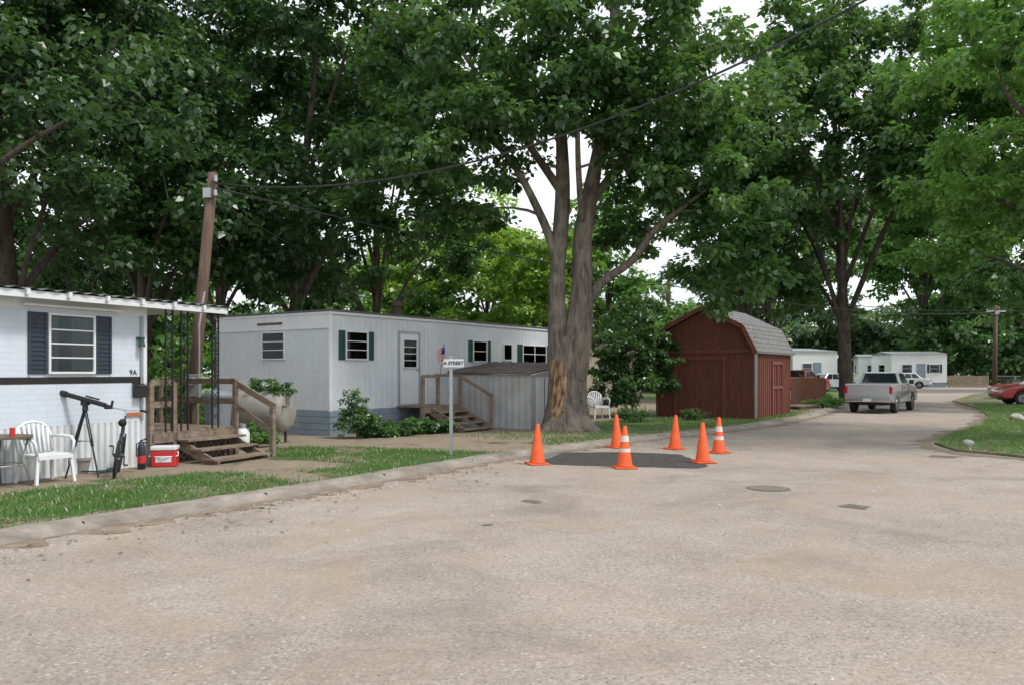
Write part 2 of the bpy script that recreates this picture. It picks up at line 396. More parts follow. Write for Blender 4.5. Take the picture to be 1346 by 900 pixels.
for i in range(1,len(L)-1):
    acc+=(L[i]-L[i-1]).length
    if acc>2.2:
        acc=0; d=(L[i+1]-L[i-1]).normalized(); nn=Vector((-d.y,d.x,0)); mb.beam(L[i]-nn*.03+Vector((0,0,.064)),L[i]+nn*.25+Vector((0,0,.080)),.012,.014)
mb.obj('kerb_joints',m_black)
poly('asphalt_patch',rough_poly([G(742,594.5),G(820,594),G(893,597),G(932,612.5),G(915,615.5),G(820,613.5),G(742,611),G(700,608.5)],.03,.2,3),.009,m_patch)
poly('asphalt_patch',rough_poly([G(690,600),G(700,594),G(760,592),G(742,594),G(700,607)],.05,.2,4),.0085,M('old_patch',(.16,.145,.13),.9,.3,10,.4))
mh=empty('manhole_cover',(*G(1010,642),.006))
mb=MB(); mb.tube([(0,0,0),(0,0,.004)],[.29,.29],32); mb.obj('frame_ring',m_iron,mh)
mb=MB(); 
for i in range(-5,6):
    hw=math.sqrt(max(0,.25**2-(i*.045)**2)); mb.box(-hw,hw,i*.045-.012,i*.045+.012,.0045,.007)
mb.obj('cover_ribs',m_kerb,mh)
rs=random.Random(4)
for (px,py,r) in [(700,659,.12),(1122,666,.16),(640,690,.05),(1240,600,.25)]:  # last entry is a small shadow painted dark at the lawn's dirt edge
    x,y=G(px,py); pts=[(x+math.cos(a/9*6.28)*r*rs.uniform(.5,1.5),y+math.sin(a/9*6.28)*r*rs.uniform(.6,1.4)) for a in range(9)]
    poly('pothole_stain_and_shadow',pts,.0085,M('stain_and_shadow_tone',(.13,.11,.092),.9,.4,20,.4))
# lawns
lawnA=[G(-200,760),G(-200,668),G(0,655),G(130,641),G(262,624),G(330,627),G(384,640),G(300,654),G(200,668),G(100,681),G(0,695)]
lawnB=[G(355,592),G(450,590),G(560,594),G(640,597),G(672,599.5),G(620,604),G(565,611),G(500,622),G(445,632),G(398,625),G(468,612),G(350,606)]
lawnC=[G(790,571),G(955,563),G(1010,552),G(1045,548),G(1040,546),G(960,549),G(880,550),G(780,556)]
lawnD=[G(590,576),G(655,580),G(760,583),G(800,573),G(770,567),G(700,568),G(640,570)]
def inpoly(P,x,y):
    c=np.zeros(len(x),bool); n=len(P); j=n-1
    for i in range(n):
        xi,yi=P[i];xj,yj=P[j]
        with np.errstate(all='ignore'):
            c^=((yi>y)!=(yj>y))&(x<(xj-xi)*(y-yi)/(yj-yi+1e-12)+xi)
        j=i
    return c
def blades(name,P,z,dens,h,seed,parent=None,mat=lf_grass,spill=.06,thin=.34):
    rng=np.random.default_rng(seed); A=np.array(P); lo_,hi=A.min(0)-.1,A.max(0)+.1
    n=int((hi-lo_).prod()*dens); x=rng.uniform(lo_[0],hi[0],n);y=rng.uniform(lo_[1],hi[1],n)
    k=inpoly(P,x+rng.normal(size=n)*spill,y+rng.normal(size=n)*spill)
    patch=np.sin(x*3.1+np.sin(y*2.3)*1.5)*np.sin(y*2.7+1.3*np.sin(x*1.9))*.7+.3*np.sin(x*9+3*np.sin(y*5))*np.sin(y*8+2*np.sin(x*6))
    k&=rng.random(n)<(1-thin+thin*1.2*patch)
    x=x[k];y=y[k];patch=patch[k];n=len(x)
    a=rng.uniform(0,6.28,n);wd=rng.uniform(.004,.009,n)*(1+h*4);hh=h*rng.uniform(.5,1.3,n)*(1+.3*patch)
    V=np.empty((n,3,3)); V[:,0]=np.stack([x-np.cos(a)*wd,y-np.sin(a)*wd,np.full(n,z)],1); V[:,1]=np.stack([x+np.cos(a)*wd,y+np.sin(a)*wd,np.full(n,z)],1)
    V[:,2]=np.stack([x+rng.normal(size=n)*hh*.45,y+rng.normal(size=n)*hh*.45,z+hh],1)
    return bigmesh(name,V.reshape(-1,3),n,mat,parent,np.clip(rng.random(n)*.7+.15+.25*patch,0,1),3)
for i,(P,dn) in enumerate([(lawnA,2400),(lawnB,1700),(lawnC,500),(lawnD,260)]):
    e=empty('lawn')
    if i<3: poly('turf',rough_poly(P,.06,.2,i),.056,m_lawn,e)
    blades('grass_blades',P,.054,dn,.045 if i<2 else .055,20+i,e,spill=.12 if i!=1 else .16,thin=.42 if i!=1 else .5)
RL=[(9.5,14.7),(11,14.0),(14,13.5),(22,13),(30,24),(26,36),(22,38),(19.7,33.6),(16.7,28),(13.7,23.3),(10.8,19.8),(9.3,17.6),(8.9,16)]
e=empty('lawn'); blades('grass_blades',RL,.05,420,.07,31,e,thin=.4)
wk=[(K[i][0]-.33,K[i][1]+.2) for i in range(8,13)]
e=empty('weeds'); blades('grass_blades',wk+[(x-.8,y+.7) for x,y in reversed(wk)],.05,400,.07,41,e,thin=.5)
wk=[(K[i][0]-.30,K[i][1]+.16) for i in range(2,8)]
e=empty('weeds'); blades('grass_blades',wk+[(x-.14,y+.1) for x,y in reversed(wk)],.05,900,.07,42,e,spill=.08,thin=.5)
# loose gravel
rng=np.random.default_rng(77); n=7000
x=rng.uniform(-6,13,n); y=2.6+rng.random(n)**1.5*20
kx=np.array([p[0] for p in K]); ky=np.array([p[1] for p in K])
m_=rng.random(n)<.40; ex_=np.interp(y,ky,kx); x=np.where(m_,ex_+.25+np.abs(rng.normal(size=n))*.35,x)
k=x>ex_+.05; x=x[k];y=y[k];n=len(x); s=rng.uniform(.003,.010,n)*(1+(rng.random(n)<.05)*1.0)
c0=np.stack([x,y,np.full(n,.004)],1)
a=rng.uniform(0,6.28,n)
pt4=[c0+np.stack([np.cos(a+q)*s*1.3,np.sin(a+q)*s,np.zeros(n)],1) for q in (0,2.1,4.2)]+[c0+np.stack([np.zeros(n),np.zeros(n),s*.8],1)]
T=np.stack([np.stack([pt4[i] for i in tri],1) for tri in ((0,1,3),(1,2,3),(2,0,3))],1).reshape(-1,3)
gm,nt2,bb=newmat('gravel_stone'); at=N(nt2,'ShaderNodeAttribute',attribute_name='lv'); nt2.links.new(mixc(nt2,at.outputs['Fac'],(.10,.08,.06),(.55,.51,.45)),bb.inputs['Base Color']); bb.inputs['Roughness'].default_value=.9
bigmesh('loose_gravel',T,n*3,gm,None,np.repeat(rng.random(n),3),3)
n=1300; y=rng.uniform(6,24,n); x=np.interp(y,ky,kx)+rng.normal(size=n)*.9+.1; z=np.where(x<np.interp(y,ky,kx)-.2,.060,.012)
k=~(np.abs(x-np.interp(y,ky,kx))<.45); x=x[k];y=y[k];z=z[k];n=len(x); a=rng.uniform(0,6.28,n); s=rng.uniform(.015,.035,n)
V=np.stack([np.stack([x+np.cos(a+q)*s*w_,y+np.sin(a+q)*s*w_,z+rng.random(n)*.012],1) for q,w_ in ((0,1),(1.57,.6),(3.14,1),(4.71,.6))],1).reshape(-1,3)
bigmesh('leaf_litter',V,n,leaf_mat('dry_leaves',(.10,.065,.03),(.22,.20,.06),.1),None,rng.random(n),4)

# ---------------------------------------------------------------- building parts
def ribwall(name,parent,a0,a1,z0,z1,mat,face='front',pitch=.2,dep=.012,gw=.03,out=0):
    n=max(1,int(abs(a1-a0)/pitch)); pr=[]
    st=(a1-a0)/n
    for i in range(n):
        s=a0+i*st; pr+= [(s,dep),(s+gw*.3,0),(s+gw*.7,0),(s+gw,dep)] 
    pr.append((a1,dep)); v=[];f=[]
    for s,o in pr:
        for z in (z0,z1):
            v.append((s,-(o+out),z) if face=='front' else (-(o+out),s,z))
    for i in range(len(pr)-1):
        f.append((2*i,2*i+2,2*i+3,2*i+1) if face=='front' else (2*i+2,2*i,2*i+1,2*i+3))
    return obj(name,v,f,mat,parent)
def fb(name,parent,face,a0,a1,o0,o1,z0,z1,mat,bevel=0):
    if face=='front': return box(name,parent,a0,a1,-o0,-o1,z0,z1,mat,bevel)
    return box(name,parent,-o0,-o1,a0,a1,z0,z1,mat,bevel)
def window(parent,face,a0,a1,z0,z1,fmat,shut=None,sw=.3,rails=1,mull=0,curtain=.35,base=.014):
    fb('window_interior',parent,face,a0,a1,base,base+.003,z0,z1,m_dark)
    wd=a1-a0
    if curtain:
        fb('curtain',parent,face,a1-wd*curtain,a1-.02,base+.003,base+.008,z0+.02,z1-.02,m_curt)
        fb('curtain',parent,face,a0+.02,a0+wd*curtain*.4,base+.003,base+.008,z0+.02,z1-.02,m_curt)
    fb('window_pane',parent,face,a0+.01,a1-.01,base+.02,base+.024,z0+.01,z1-.01,m_glass)
    t=.035
    fb('window_frame',parent,face,a0-t,a0,.0,base+.05,z0-t,z1+t,fmat,.005); fb('window_frame',parent,face,a1,a1+t,.0,base+.05,z0-t,z1+t,fmat,.005)
    fb('window_frame',parent,face,a0,a1,.0,base+.046,z1,z1+t,fmat,.005); fb('window_sill',parent,face,a0,a1,.0,base+.06,z0-t,z0,fmat,.005)
    for i in range(rails):
        z=z0+(z1-z0)*(i+1)/(rails+1); fb('window_rail',parent,face,a0,a1,base+.025,base+.042,z-.010,z+.010,fmat)
    for i in range(mull):
        a=a0+wd*(i+1)/(mull+1); fb('window_mullion',parent,face,a-.014,a+.014,base+.026,base+.044,z0,z1,fmat)
    if shut:
        for s0,s1 in ((a0-t-sw-.01,a0-t-.01),(a1+t+.01,a1+t+sw+.01)):
            mb=MB()
            def ad(p0,p1,o0,o1,q0,q1):
                if face=='front': mb.box(p0,p1,-o0,-o1,q0,q1)
                else: mb.box(-o0,-o1,p0,p1,q0,q1)
            ad(s0,s1,base,base+.012,z0-t,z1+t)
            ad(s0,s0+.035,base+.012,base+.03,z0-t,z1+t); ad(s1-.035,s1,base+.012,base+.03,z0-t,z1+t)
            k=int((z1-z0)/.06)
            for j in range(k+1):
                z=z0-t+.01+j*(z1-z0+2*t-.04)/max(1,k); ad(s0+.036,s1-.036,base+.012,base+.024,z,z+.03)
            mb.obj('shutter',shut,parent)
def tpx(A,u,px):
    r=(px-CX)/F; return (A[0]-r*A[1])/(r*u[1]-u[0])

# ---- trailer 1 (left)
A1=(-6.07,13.2); u1=(.44,.898); a1=math.atan2(u1[1],u1[0])
T1=empty('white_mobile_home',(A1[0],A1[1],0),a1)
t1=lambda px: tpx(A1,u1,px)
box('shell',T1,-13.5,0,.0,3.6,.1,2.66,m_white)
zs0=1.42; zs1=1.52
def brickmat():
    m,nt,b=newmat('embossed_siding'); t=N(nt,'ShaderNodeTexCoord'); sp=N(nt,'ShaderNodeSeparateXYZ'); cb=N(nt,'ShaderNodeCombineXYZ')
    nt.links.new(t.outputs['Object'],sp.inputs[0]); nt.links.new(sp.outputs[0],cb.inputs[0]); nt.links.new(sp.outputs[2],cb.inputs[1])
    br=N(nt,'ShaderNodeTexBrick'); nt.links.new(cb.outputs[0],br.inputs[0]); br.inputs['Scale'].default_value=1
    br.inputs['Brick Width'].default_value=.28; br.inputs['Row Height'].default_value=.085; br.inputs['Mortar Size'].default_value=.005
    br.inputs['Color1'].default_value=(.61,.67,.75,1); br.inputs['Color2'].default_value=(.59,.65,.72,1); br.inputs['Mortar'].default_value=(.52,.58,.65,1)
    c=mixc(nt,ramp(nt,noise(nt,t.outputs['Object'],1.0,6,.7),.5,.8),br.outputs[0],(.48,.52,.55))
    nt.links.new(c,b.inputs['Base Color']); b.inputs['Roughness'].default_value=.5
    bump(nt,b,br.outputs['Fac'],-.4,.008); return m
m_emb=brickmat()
box('upper_siding',T1,-13.5,0.0,-.012,-.001,zs1,2.66,m_emb)
box('stripe',T1,-13.5,0.0,-.018,-.001,zs0,zs1,m_black)
box('middle_siding',T1,-13.5,0.0,-.012,-.001,.80,zs0,m_emb)
ribwall('skirting',T1,-13.5,0.0,.0,.80,m_white2,pitch=.11,dep=.03,gw=.05)
box('corner_trim',T1,-.05,.02,-.035,.01,.05,2.66,m_white2,.005)
box('gable_fascia',T1,-13.5,.0,-.03,-.012,2.5,2.66,m_white2)
n=130
x0r,x1r=-13.6,1.45
v=[];f=[]
for i in range(n+1):
    x=x0r+(x1r-x0r)*i/n; z=2.80+ (.018 if i%2 else -.018)
    v+=[(x,-.40,z-.05),(x,3.8,z+.10)]
for i in range(n): f.append((2*i,2*i+2,2*i+3,2*i+1))
obj('corrugated_roof',v,f,m_roofm,T1)
box('roof_fascia',T1,-13.6,1.45,-.36,-.32,2.62,2.725,m_white2,.004)
box('roof_soffit',T1,-13.6,1.40,-.32,3.7,2.66,2.70,m_white2)
mb=MB()
for i in range(24): x=-13.4+i*.62; mb.box(x,x+.05,-.42,-.36,2.66,2.74)
mb.obj('rafter_tails',m_white2,T1)
xa,xb=t1(64),t1(120)
window(T1,'front',xa,xb,1.60,2.42,m_white2,m_navy,.28,rails=3,mull=0,curtain=.5)
box('window_awning',T1,xa-.45,xb+.45,-.16,-.012,2.53,2.565,m_white2,.01)
def text(name,parent,body,size,loc,rot,mat,ext=.002,off=0):
    c=bpy.data.curves.new(name,'FONT'); c.body=body; c.size=size; c.extrude=ext; c.offset=off; c.align_x='CENTER'; c.align_y='CENTER'
    o=bpy.data.objects.new(name,c); COL.objects.link(o); o.parent=parent; o.location=loc; o.rotation_euler=rot; c.materials.append(mat); return o
text('house_number',T1,'9A',.12,(t1(174),-.02,1.585),(R(90),0,0),m_black)
mbx=MB(); mbx.box(t1(178)-.07,t1(178)+.12,-.12,-.02,1.18,1.36); mbx.add([(t1(178)-.08,-.13,1.36),(t1(178)+.13,-.13,1.36),(t1(178)+.13,-.015,1.42),(t1(178)-.08,-.015,1.42)],[(0,1,2,3)])
mbx.obj('letter_box',m_black,T1,bevel=.006)
box('notice_board',T1,t1(165),t1(184),-.04,-.032,.88,.94,M('orange_notice',(.40,.13,.06),.6))
mb=MB(); mb.box(t1(181)-.04,t1(181)+.04,-.12,-.013,2.12,2.16); mb.tube([(t1(181),-.10,2.12),(t1(181),-.10,2.0)],[.03,.055],10); mb.obj('porch_light_fitting',m_green,T1)
mb=MB(); mb.tube([(-.09,-.035,.8),(-.09,-.035,2.5)],[.018,.018],6); mb.obj('wall_conduit',m_galv,T1)
ps=MB()
for (x,y) in ((.30,-.22),(.62,-.22),(1.3,-.22)):
    for o in (-.07,.07): ps.box(x+o-.012,x+o+.012,y-.012,y+.012,.6,2.62)
    for k in range(10):
        z=.75+k*.19; ps.beam((x-.07,y,z),(x+.07,y,z+.12),.01); ps.beam((x+.07,y,z),(x-.07,y,z+.12),.01)
ps.obj('iron_porch_post',m_black,T1)

# porch with steps
PR=empty('wooden_porch',(A1[0],A1[1],0),a1)
mb=MB(); zD=.60
for i in range(14): mb.box(.03,1.85,-.1+i*.15,-.1+i*.15+.135,zD-.035,zD)
mb.box(.03,1.85,-.14,-.101,zD-.19,zD-.036)
for x in (.05,.95,1.8): mb.box(x-.04,x+.04,-.09,-.02,0,zD-.036); mb.box(x-.04,x+.04,1.8,1.88,0,zD-.036)
for k in range(3):
    z=zD-.15*(k+1); y0=-.14-.3*k
    mb.box(.52,1.84,y0-.14,y0,z-.035,z); mb.box(.52,1.84,y0-.29,y0-.15,z-.035,z)
for x in (.60,1.76):
    mb.beam((x,-.16,zD-.24),(x,-1.03,.02),.04,.16)
mb.obj('deck_and_steps',m_wood,PR)
mb=MB()
for (x,y,z0,z1) in ((.50,-.1,0.1,1.42),(1.90,-.1,.0,1.45),(1.90,-1.0,.0,.98),(.03,-.1,.0,1.42),(1.9,1.9,0,1.45)):
    mb.box(x-.04,x+.04,y-.04,y+.04,z0,z1)
mb.beam((1.90,-.0,1.44),(1.90,-1.06,.97),.04,.11,); mb.beam((1.90,-.1,.98),(1.90,-1.0,.5),.03,.10)
mb.beam((1.9,-.1,1.42),(1.9,1.9,1.42),.04,.10); mb.beam((1.9,-.1,1.05),(1.9,1.9,1.05),.03,.10)
mb.beam((.03,-.1,1.42),(.50,-.1,1.42),.04,.1); mb.beam((.03,-.1,1.05),(.50,-.1,1.05),.03,.1)
mb.obj('railing',m_wood,PR)
mb=MB()
for i in range(-2,16):
    xx=.05+i*.12
    for s in (1,-1):
        p=[xx,.02 if s>0 else .42]; q=[xx+.4,.42 if s>0 else .02]
        if p[0]<.05 or q[0]>1.85: continue
        mb.beam((p[0],-.085-.004*s,p[1]),(q[0],-.085-.004*s,q[1]),.02,.006,up=(0,1,0))
mb.obj('lattice',m_wood,PR)
box('under_deck_dark',PR,.1,1.78,.05,.08,.0,.55,m_woodd)

# ---- trailer 2
A2=(-4.4,19.3); u2=(.563,.826); a2=math.atan2(u2[1],u2[0])
T2=empty('white_mobile_home',(A2[0],A2[1],0),a2)
t2=lambda px: tpx(A2,u2,px)
L2=10.2; D2=4.4; H2=3.08
box('shell',T2,.0,L2,.0,D2,.1,H2-.02,m_white)
ribwall('side_siding',T2,.0,L2,.66,H2-.12,m_white,pitch=.2,dep=.012,gw=.05,out=.001)
ribwall('end_siding',T2,0,D2,.66,H2-.42,m_white,face='end',pitch=.2,dep=.012,gw=.05,out=.001)
box('end_header',T2,-.03,-.001,-.0,D2,H2-.42,H2-.1,m_white2)
box('end_trim',T2,-.045,-.031,-.0,D2,H2-.44,H2-.41,m_white2)
box('eave_trim',T2,-.05,L2+.05,-.05,D2+.05,H2-.1,H2-.03,m_white2,.01)
box('roof',T2,-.07,L2+.07,-.07,D2+.07,H2-.03,H2+.015,M('roof_edge',(.10,.10,.11),.6),.01)
for k in range(4):
    z0=.02+k*.16; o=.03
    box('skirting_panel',T2,-o,L2,-o,-.001,z0,z0+.15,m_skirt,.01)
    box('skirting_panel',T2,-o+.002,-.001,-.0,D2,z0,z0+.15,m_skirt,.01)
box('corner_trim',T2,-.035,.05,-.035,.03,.64,H2-.1,m_white2,.006)
v2=(-u2[1],u2[0]); e2=lambda px: tpx(A2,v2,px)
window(T2,'end',e2(375),e2(347),1.93,2.57,m_white2,None,rails=2,curtain=.0,base=.02)
box('end_vent',T2,-.05,-.03,e2(372),e2(340),H2-.30,H2-.24,m_woodd)
window(T2,'front',t2(454),t2(481),1.92,2.57,m_white2,m_green,.20,rails=2,curtain=.3,base=.016)
window(T2,'front',t2(621),t2(638),1.92,2.5,m_white2,m_green,.18,rails=1,curtain=.5,base=.016)
window(T2,'front',t2(661),t2(671),1.98,2.45,m_white2,None,rails=0,curtain=.5,base=.016)
window(T2,'front',t2(686),t2(716),1.9,2.45,m_white2,m_green,.25,rails=1,mull=1,curtain=.4,base=.016)
xd0,xd1=t2(524),t2(549)
box('door',T2,xd0,xd1,-.04,-.016,.72,2.62,m_white2,.01)
box('door_frame',T2,xd0-.05,xd0,-.06,-.016,.70,2.68,m_galv); box('door_frame',T2,xd1,xd1+.05,-.06,-.016,.70,2.68,m_galv); box('door_frame',T2,xd0,xd1,-.06,-.016,2.62,2.68,m_galv)
xm0,xm1=xd0+.12,xd1-.12
window(T2,'front',xm0,xm1,1.72,2.44,m_white2,None,rails=3,curtain=.0,base=.042)
box('door_handle',T2,xd1-.1,xd1-.06,-.09,-.04,1.62,1.68,m_chrome)
mb=MB(); mb.tube([(t2(521)+.6,.5,H2),(t2(521)+.6,.5,H2+.30)],[.1,.1],14); mb.tube([(t2(521)+.6,.5,H2+.30),(t2(521)+.6,.5,H2+.44)],[.17,.13],14)
mb.obj('roof_vent',M('vent_rust',(.08,.055,.045),.8),T2,smooth=False)
mb=MB(); mb.tube([(6.8,1.5,H2),(6.8,1.5,H2+.2)],[.06,.06],10); mb.obj('roof_pipe',m_galv,T2)
mb=MB(); mb.box(t2(557),t2(557)+.05,-.06,-.016,.7,2.9); mb.obj('downspout',m_white2,T2)
SP=empty('entry_steps',(A2[0],A2[1],0),a2)
mb=MB(); z=.70
for i in range(6): mb.box(2.3,3.85,-.06-i*.15-.135,-.06-i*.15,z-.035,z)
mb.box(2.3,3.85,-1.0,-.965,z-.18,z-.036)
for x in (2.35,3.8): mb.box(x-.045,x+.045,-.96,-.87,0,z-.036)
for k in range(4):
    zz=z-.14*(k+1); y0=-1.0-.27*k
    mb.box(2.6,3.85,y0-.27,y0-.01,zz-.04,zz)
for x in (2.62,3.83): mb.beam((x,-.98,z-.12),(x,-2.05,.06),.04,.2)
mb.obj('deck_and_treads',m_wood,SP)
mb=MB()
for (x,y,z1) in ((2.32,-.95,1.5),(3.88,-.95,1.5),(3.88,-2.0,1.02),(2.9,-.97,1.5)): mb.box(x-.04,x+.04,y-.04,y+.04,.0,z1)
mb.beam((2.32,-.95,1.48),(2.9,-.97,1.48),.04,.08); mb.beam((3.88,-.92,1.5),(3.88,-2.04,.95),.04,.09)
mb.beam((3.88,-.05,1.5),(3.88,-.95,1.5),.04,.08)
mb.obj('railing',m_wood,SP)
box('under_step_board',SP,2.45,3.8,-.75,-.72,0,z-.05,m_woodd)
FL=empty('small_flag',(A2[0],A2[1],0),a2)
mb=MB(); mb.tube([(2.88,-1.02,1.2),(2.88,-1.2,2.32)],[.012,.010],6); mb.obj('staff',m_wood,FL)
fv={0:MB(),1:MB(),2:MB()}
def fp(s,t):
    k=.22*s+.02*math.sin(s*9+t*3)
    return Vector((2.88,-1.2,2.30))+Vector((-.563*k+.04*math.sin(s*8),.826*k*.8-.05*math.sin(s*7+t*2),-.34*t-.38*s*s-.04*math.sin(s*6)))
for i in range(13):
    for j in range(10):
        s0,s1=j/10,(j+1)/10; t0,t1_=i/13,(i+1)/13
        k=2 if (i<7 and j<4) else (i%2)
        fv[k].add([fp(s0,t0),fp(s1,t0),fp(s1,t1_),fp(s0,t1_)],[(0,1,2,3)])
for k,mm in ((0,M('flag_red',(.42,.03,.04),.8)),(1,M('flag_white',(.6,.6,.6),.8)),(2,M('flag_blue',(.03,.04,.16),.8))): fv[k].obj('cloth_%d'%k,mm,FL)

# metal lean-to shed
SH=empty('metal_storage_shed',(A2[0],A2[1],0),a2)
r_=Vector((.5-A2[0],21.5-A2[1])); sx0=r_.x*u2[0]+r_.y*u2[1]; sy=-(r_.x*u2[1]-r_.y*u2[0])
sx1=sx0+2.3
box('shell',SH,sx0,sx1,sy,-.07,.0,1.50,m_shedm)
v=[];f=[];n=26
for i in range(n+1):
    y=sy+(-.07-sy)*i/n; o=.018 if i%2 else .003
    v+=[(sx0-o,y,.02),(sx0-o,y,1.52)]
for i in range(n): f.append((2*i+2,2*i,2*i+1,2*i+3))
obj('ribbed_wall',v,f,m_shedm,SH)
obj('roof',[(sx0-.12,sy-.1,1.52),(sx1,sy-.1,1.80),(sx1,-.06,1.86),(sx0-.12,-.06,1.56),(sx0-.12,sy-.1,1.56),(sx1,sy-.1,1.84),(sx1,-.06,1.90),(sx0-.12,-.06,1.60)],BF,m_shedroof,SH)
obj('side_infill',[(sx0,sy,1.50),(sx1,sy,1.50),(sx1,sy,1.79)],[(0,1,2)],m_shedm,SH)
mb=MB()
for i in range(11):
    t=i/10; y=sy-.08+t*(-.08-sy+.08); mb.beam((sx0-.12,y,1.57+.04*t),(sx1,y,1.85+.06*t),.025,.03)
mb.obj('roof_ribs',m_shedroof,SH)
box('door',SH,sx0+.25,sx0+1.1,sy-.025,sy-.001,.08,1.45,m_white2,.01)
box('door_gap',SH,sx0+.66,sx0+.69,sy-.03,sy-.026,.1,1.43,m_black)
box('corner_trim',SH,sx0-.03,sx0+.06,sy-.02,sy+.04,.0,1.49,m_shedm,.005)

# ---- barn shed
B=Vector((7.9,26.0)); ub=Vector((.545,.838)); ub.normalize(); ab=math.atan2(ub.y,ub.x)
BS=empty('red_barn_shed',(B.x,B.y,0),ab)
Wb=3.4; Lb=4.6
prof=[(0,2.28),(.42,3.02),(Wb/2,3.66),(Wb-.42,3.02),(Wb,2.28)]
v=[(0,0,0)]+[(0,y,z) for y,z in prof]+[(0,Wb,0)]
n=len(v); v2_=v+[(Lb,y,z) for _,y,z in v]
f=[tuple(reversed(range(n)))[::1],tuple(range(n,2*n))]
for i in range(n): j=(i+1)%n; f.append((i,j,j+n,i+n))
obj('walls',v2_,f,m_red,BS)
th=.06; oh=.18
pr2=[(-.10,2.18),(.36,3.07),(Wb/2,3.73),(Wb-.36,3.07),(Wb+.10,2.18)]
v=[];f=[]
for x in (-oh,Lb+oh):
    for y,z in pr2: v.append((x,y,z+.02))
    for y,z in pr2: v.append((x,y,z+.02+th))
for i in range(4):
    f+=[(i,i+1,i+11,i+10),(i+5,i+15,i+16,i+6),(i,i+5,i+6,i+1),(i+10,i+11,i+16,i+15)]
f+=[(0,10,15,5),(4,9,19,14)]
obj('gambrel_roof',v,f,m_shing,BS)
mb=MB()
for i in range(4):
    (y0,z0),(y1,z1)=pr2[i],pr2[i+1]
    mb.beam((-oh-.02,y0,z0),(-oh-.02,y1,z1),.14,.035,up=(1,0,0))
mb.obj('barge_boards',m_redtrim,BS)
mb=MB()
for i in range(4):
    (y0,z0),(y1,z1)=pr2[i],pr2[i+1]; k=6
    for j in range(k):
        t=j/k; mb.beam((-oh,y0+(y1-y0)*t,z0+.085+(z1-z0)*t),(Lb+oh,y0+(y1-y0)*t,z0+.085+(z1-z0)*t),.02,.014)
mb.obj('shingle_courses',m_shing,BS)
mb=MB()
for i in range(18):
    y=.02+i*Wb/17.5; mb.box(-.02,-.001,y-.008,y+.012,.05,2.25)
mb.box(-.035,-.0,.0,Wb,2.22,2.32); mb.box(-.03,0,-.02,.07,0,2.25); mb.box(-.03,0,Wb-.07,Wb+.02,0,2.25)
for y in (1.0,2.7): mb.box(-.04,-.021,y-.05,y+.05,.08,2.1)
mb.box(-.04,-.021,1.05,2.65,2.0,2.1); 
for i in range(20):
    x=.1+i*.23; mb.box(x-.008,x+.008,-.02,-.001,.05,2.2)
mb.box(2.0,2.1,-.04,-.021,.1,1.95); mb.box(3.3,3.4,-.04,-.021,.1,1.95); mb.box(2.1,3.3,-.04,-.021,1.85,1.95); mb.box(2.66,2.74,-.04,-.021,.1,1.85);mb.box(2.1,3.3,-.038,-.021,1.0,1.1)
mb.obj('battens',m_redtrim,BS)
mb=MB()
for i in range(9):
    y=.35+i*.34; zt=2.32+ (min(y,Wb-y))*.65
    mb.box(-.015,-.001,y-.008,y+.008,2.33,min(zt+.3,3.45))
mb.obj('gable_boards',m_redtrim,BS)
mb=MB(); mb.box(-.09,-.02,-.09,-.02,.1,2.25); mb.obj('downspout',m_galv,BS)

# beige home behind shrub
BG=empty('beige_mobile_home',(*W(770,36),0),a2)
box('shell',BG,0,6,0,3.5,.1,2.8,m_beige); ribwall('siding',BG,0,6,.1,2.7,m_beige,pitch=.25,out=.001); box('roof',BG,-.1,6.1,-.1,3.6,2.8,2.9,m_shing)
window(BG,'front',1.2,2.2,1.5,2.2,m_white2)
ribwall('end_siding',BG,0,3.5,.1,2.7,m_beige,face='end',pitch=.25,out=.001)

# ---------------------------------------------------------------- poles, wires
def upole(name,base,top,r0,r1,arm=False):
    e=empty(name,(*base,0)); mb=MB(); rel=Vector(top)-Vector((*base,0)); mb.tube([(0,0,-.1),tuple(rel*.5),tuple(rel)],[r0,(r0+r1)/2,r1],14)
    mb.obj('pole',m_pole,e,smooth=True)
    mb=MB()
    if arm: mb.beam(rel+Vector((-.6,0,-.35)),rel+Vector((.6,0,-.35)),.1,.1)
    for k in (.0,-.3):
        mb.tube([rel+Vector((.1,-.12,k-.2)),rel+Vector((.1,-.12,k-.08))],[.05,.04],10)
    mb.box(rel.x-.14,rel.x+.02,rel.y-.2,rel.y-.1,rel.z-.55,rel.z-.35)
    mb.obj('fittings',m_galv,e); return e
bx,by=W(247,16.6); tx,ty=W(280,16.8)
upole('utility_pole',(bx,by),(tx,ty,ZZ(228,16.8)),.14,.10)
upole('utility_pole',W(1307,50),(*W(1309,50),ZZ(402,50)),.15,.11,True)
upole('utility_pole',W(878,60),(*W(879,60),ZZ(345,60)),.17,.13,True)
ptop=Vector((tx+.1,ty-.1,ZZ(243,16.8)))
def wire(name,p,q,sag,r=.012):
    p=Vector(p);q=Vector(q);pts=[p.lerp(q,i/40)-Vector((0,0,4*sag*(i/40)*(1-i/40))) for i in range(41)]
    mb=MB(); mb.tube(pts,[r]*41,5); return mb.obj(name,m_black)
ex=W(1250,11)
wire('overhead_cable',ptop,(ex[0]+3.2,ex[1]-3,9.0),1.75,.018)
wire('overhead_cable',ptop-Vector((0,0,.1)),(*W(1309,50),ZZ(410,50)),1.0,.019)
wire('overhead_cable',(*W(879,60),ZZ(350,60)),(*W(1309,50),ZZ(408,50)),1.0,.025)
wire('overhead_cable',(*W(1309,50),ZZ(406,50)),(60,62,7),.8,.025)
wire('overhead_cable',ptop-Vector((0,0,.35)),(A2[0]+u2[0]*3,A2[1]+u2[1]*3,3.5),.15,.010)
EM=empty('electric_meter_post',(*W(256,16.0),0)); 
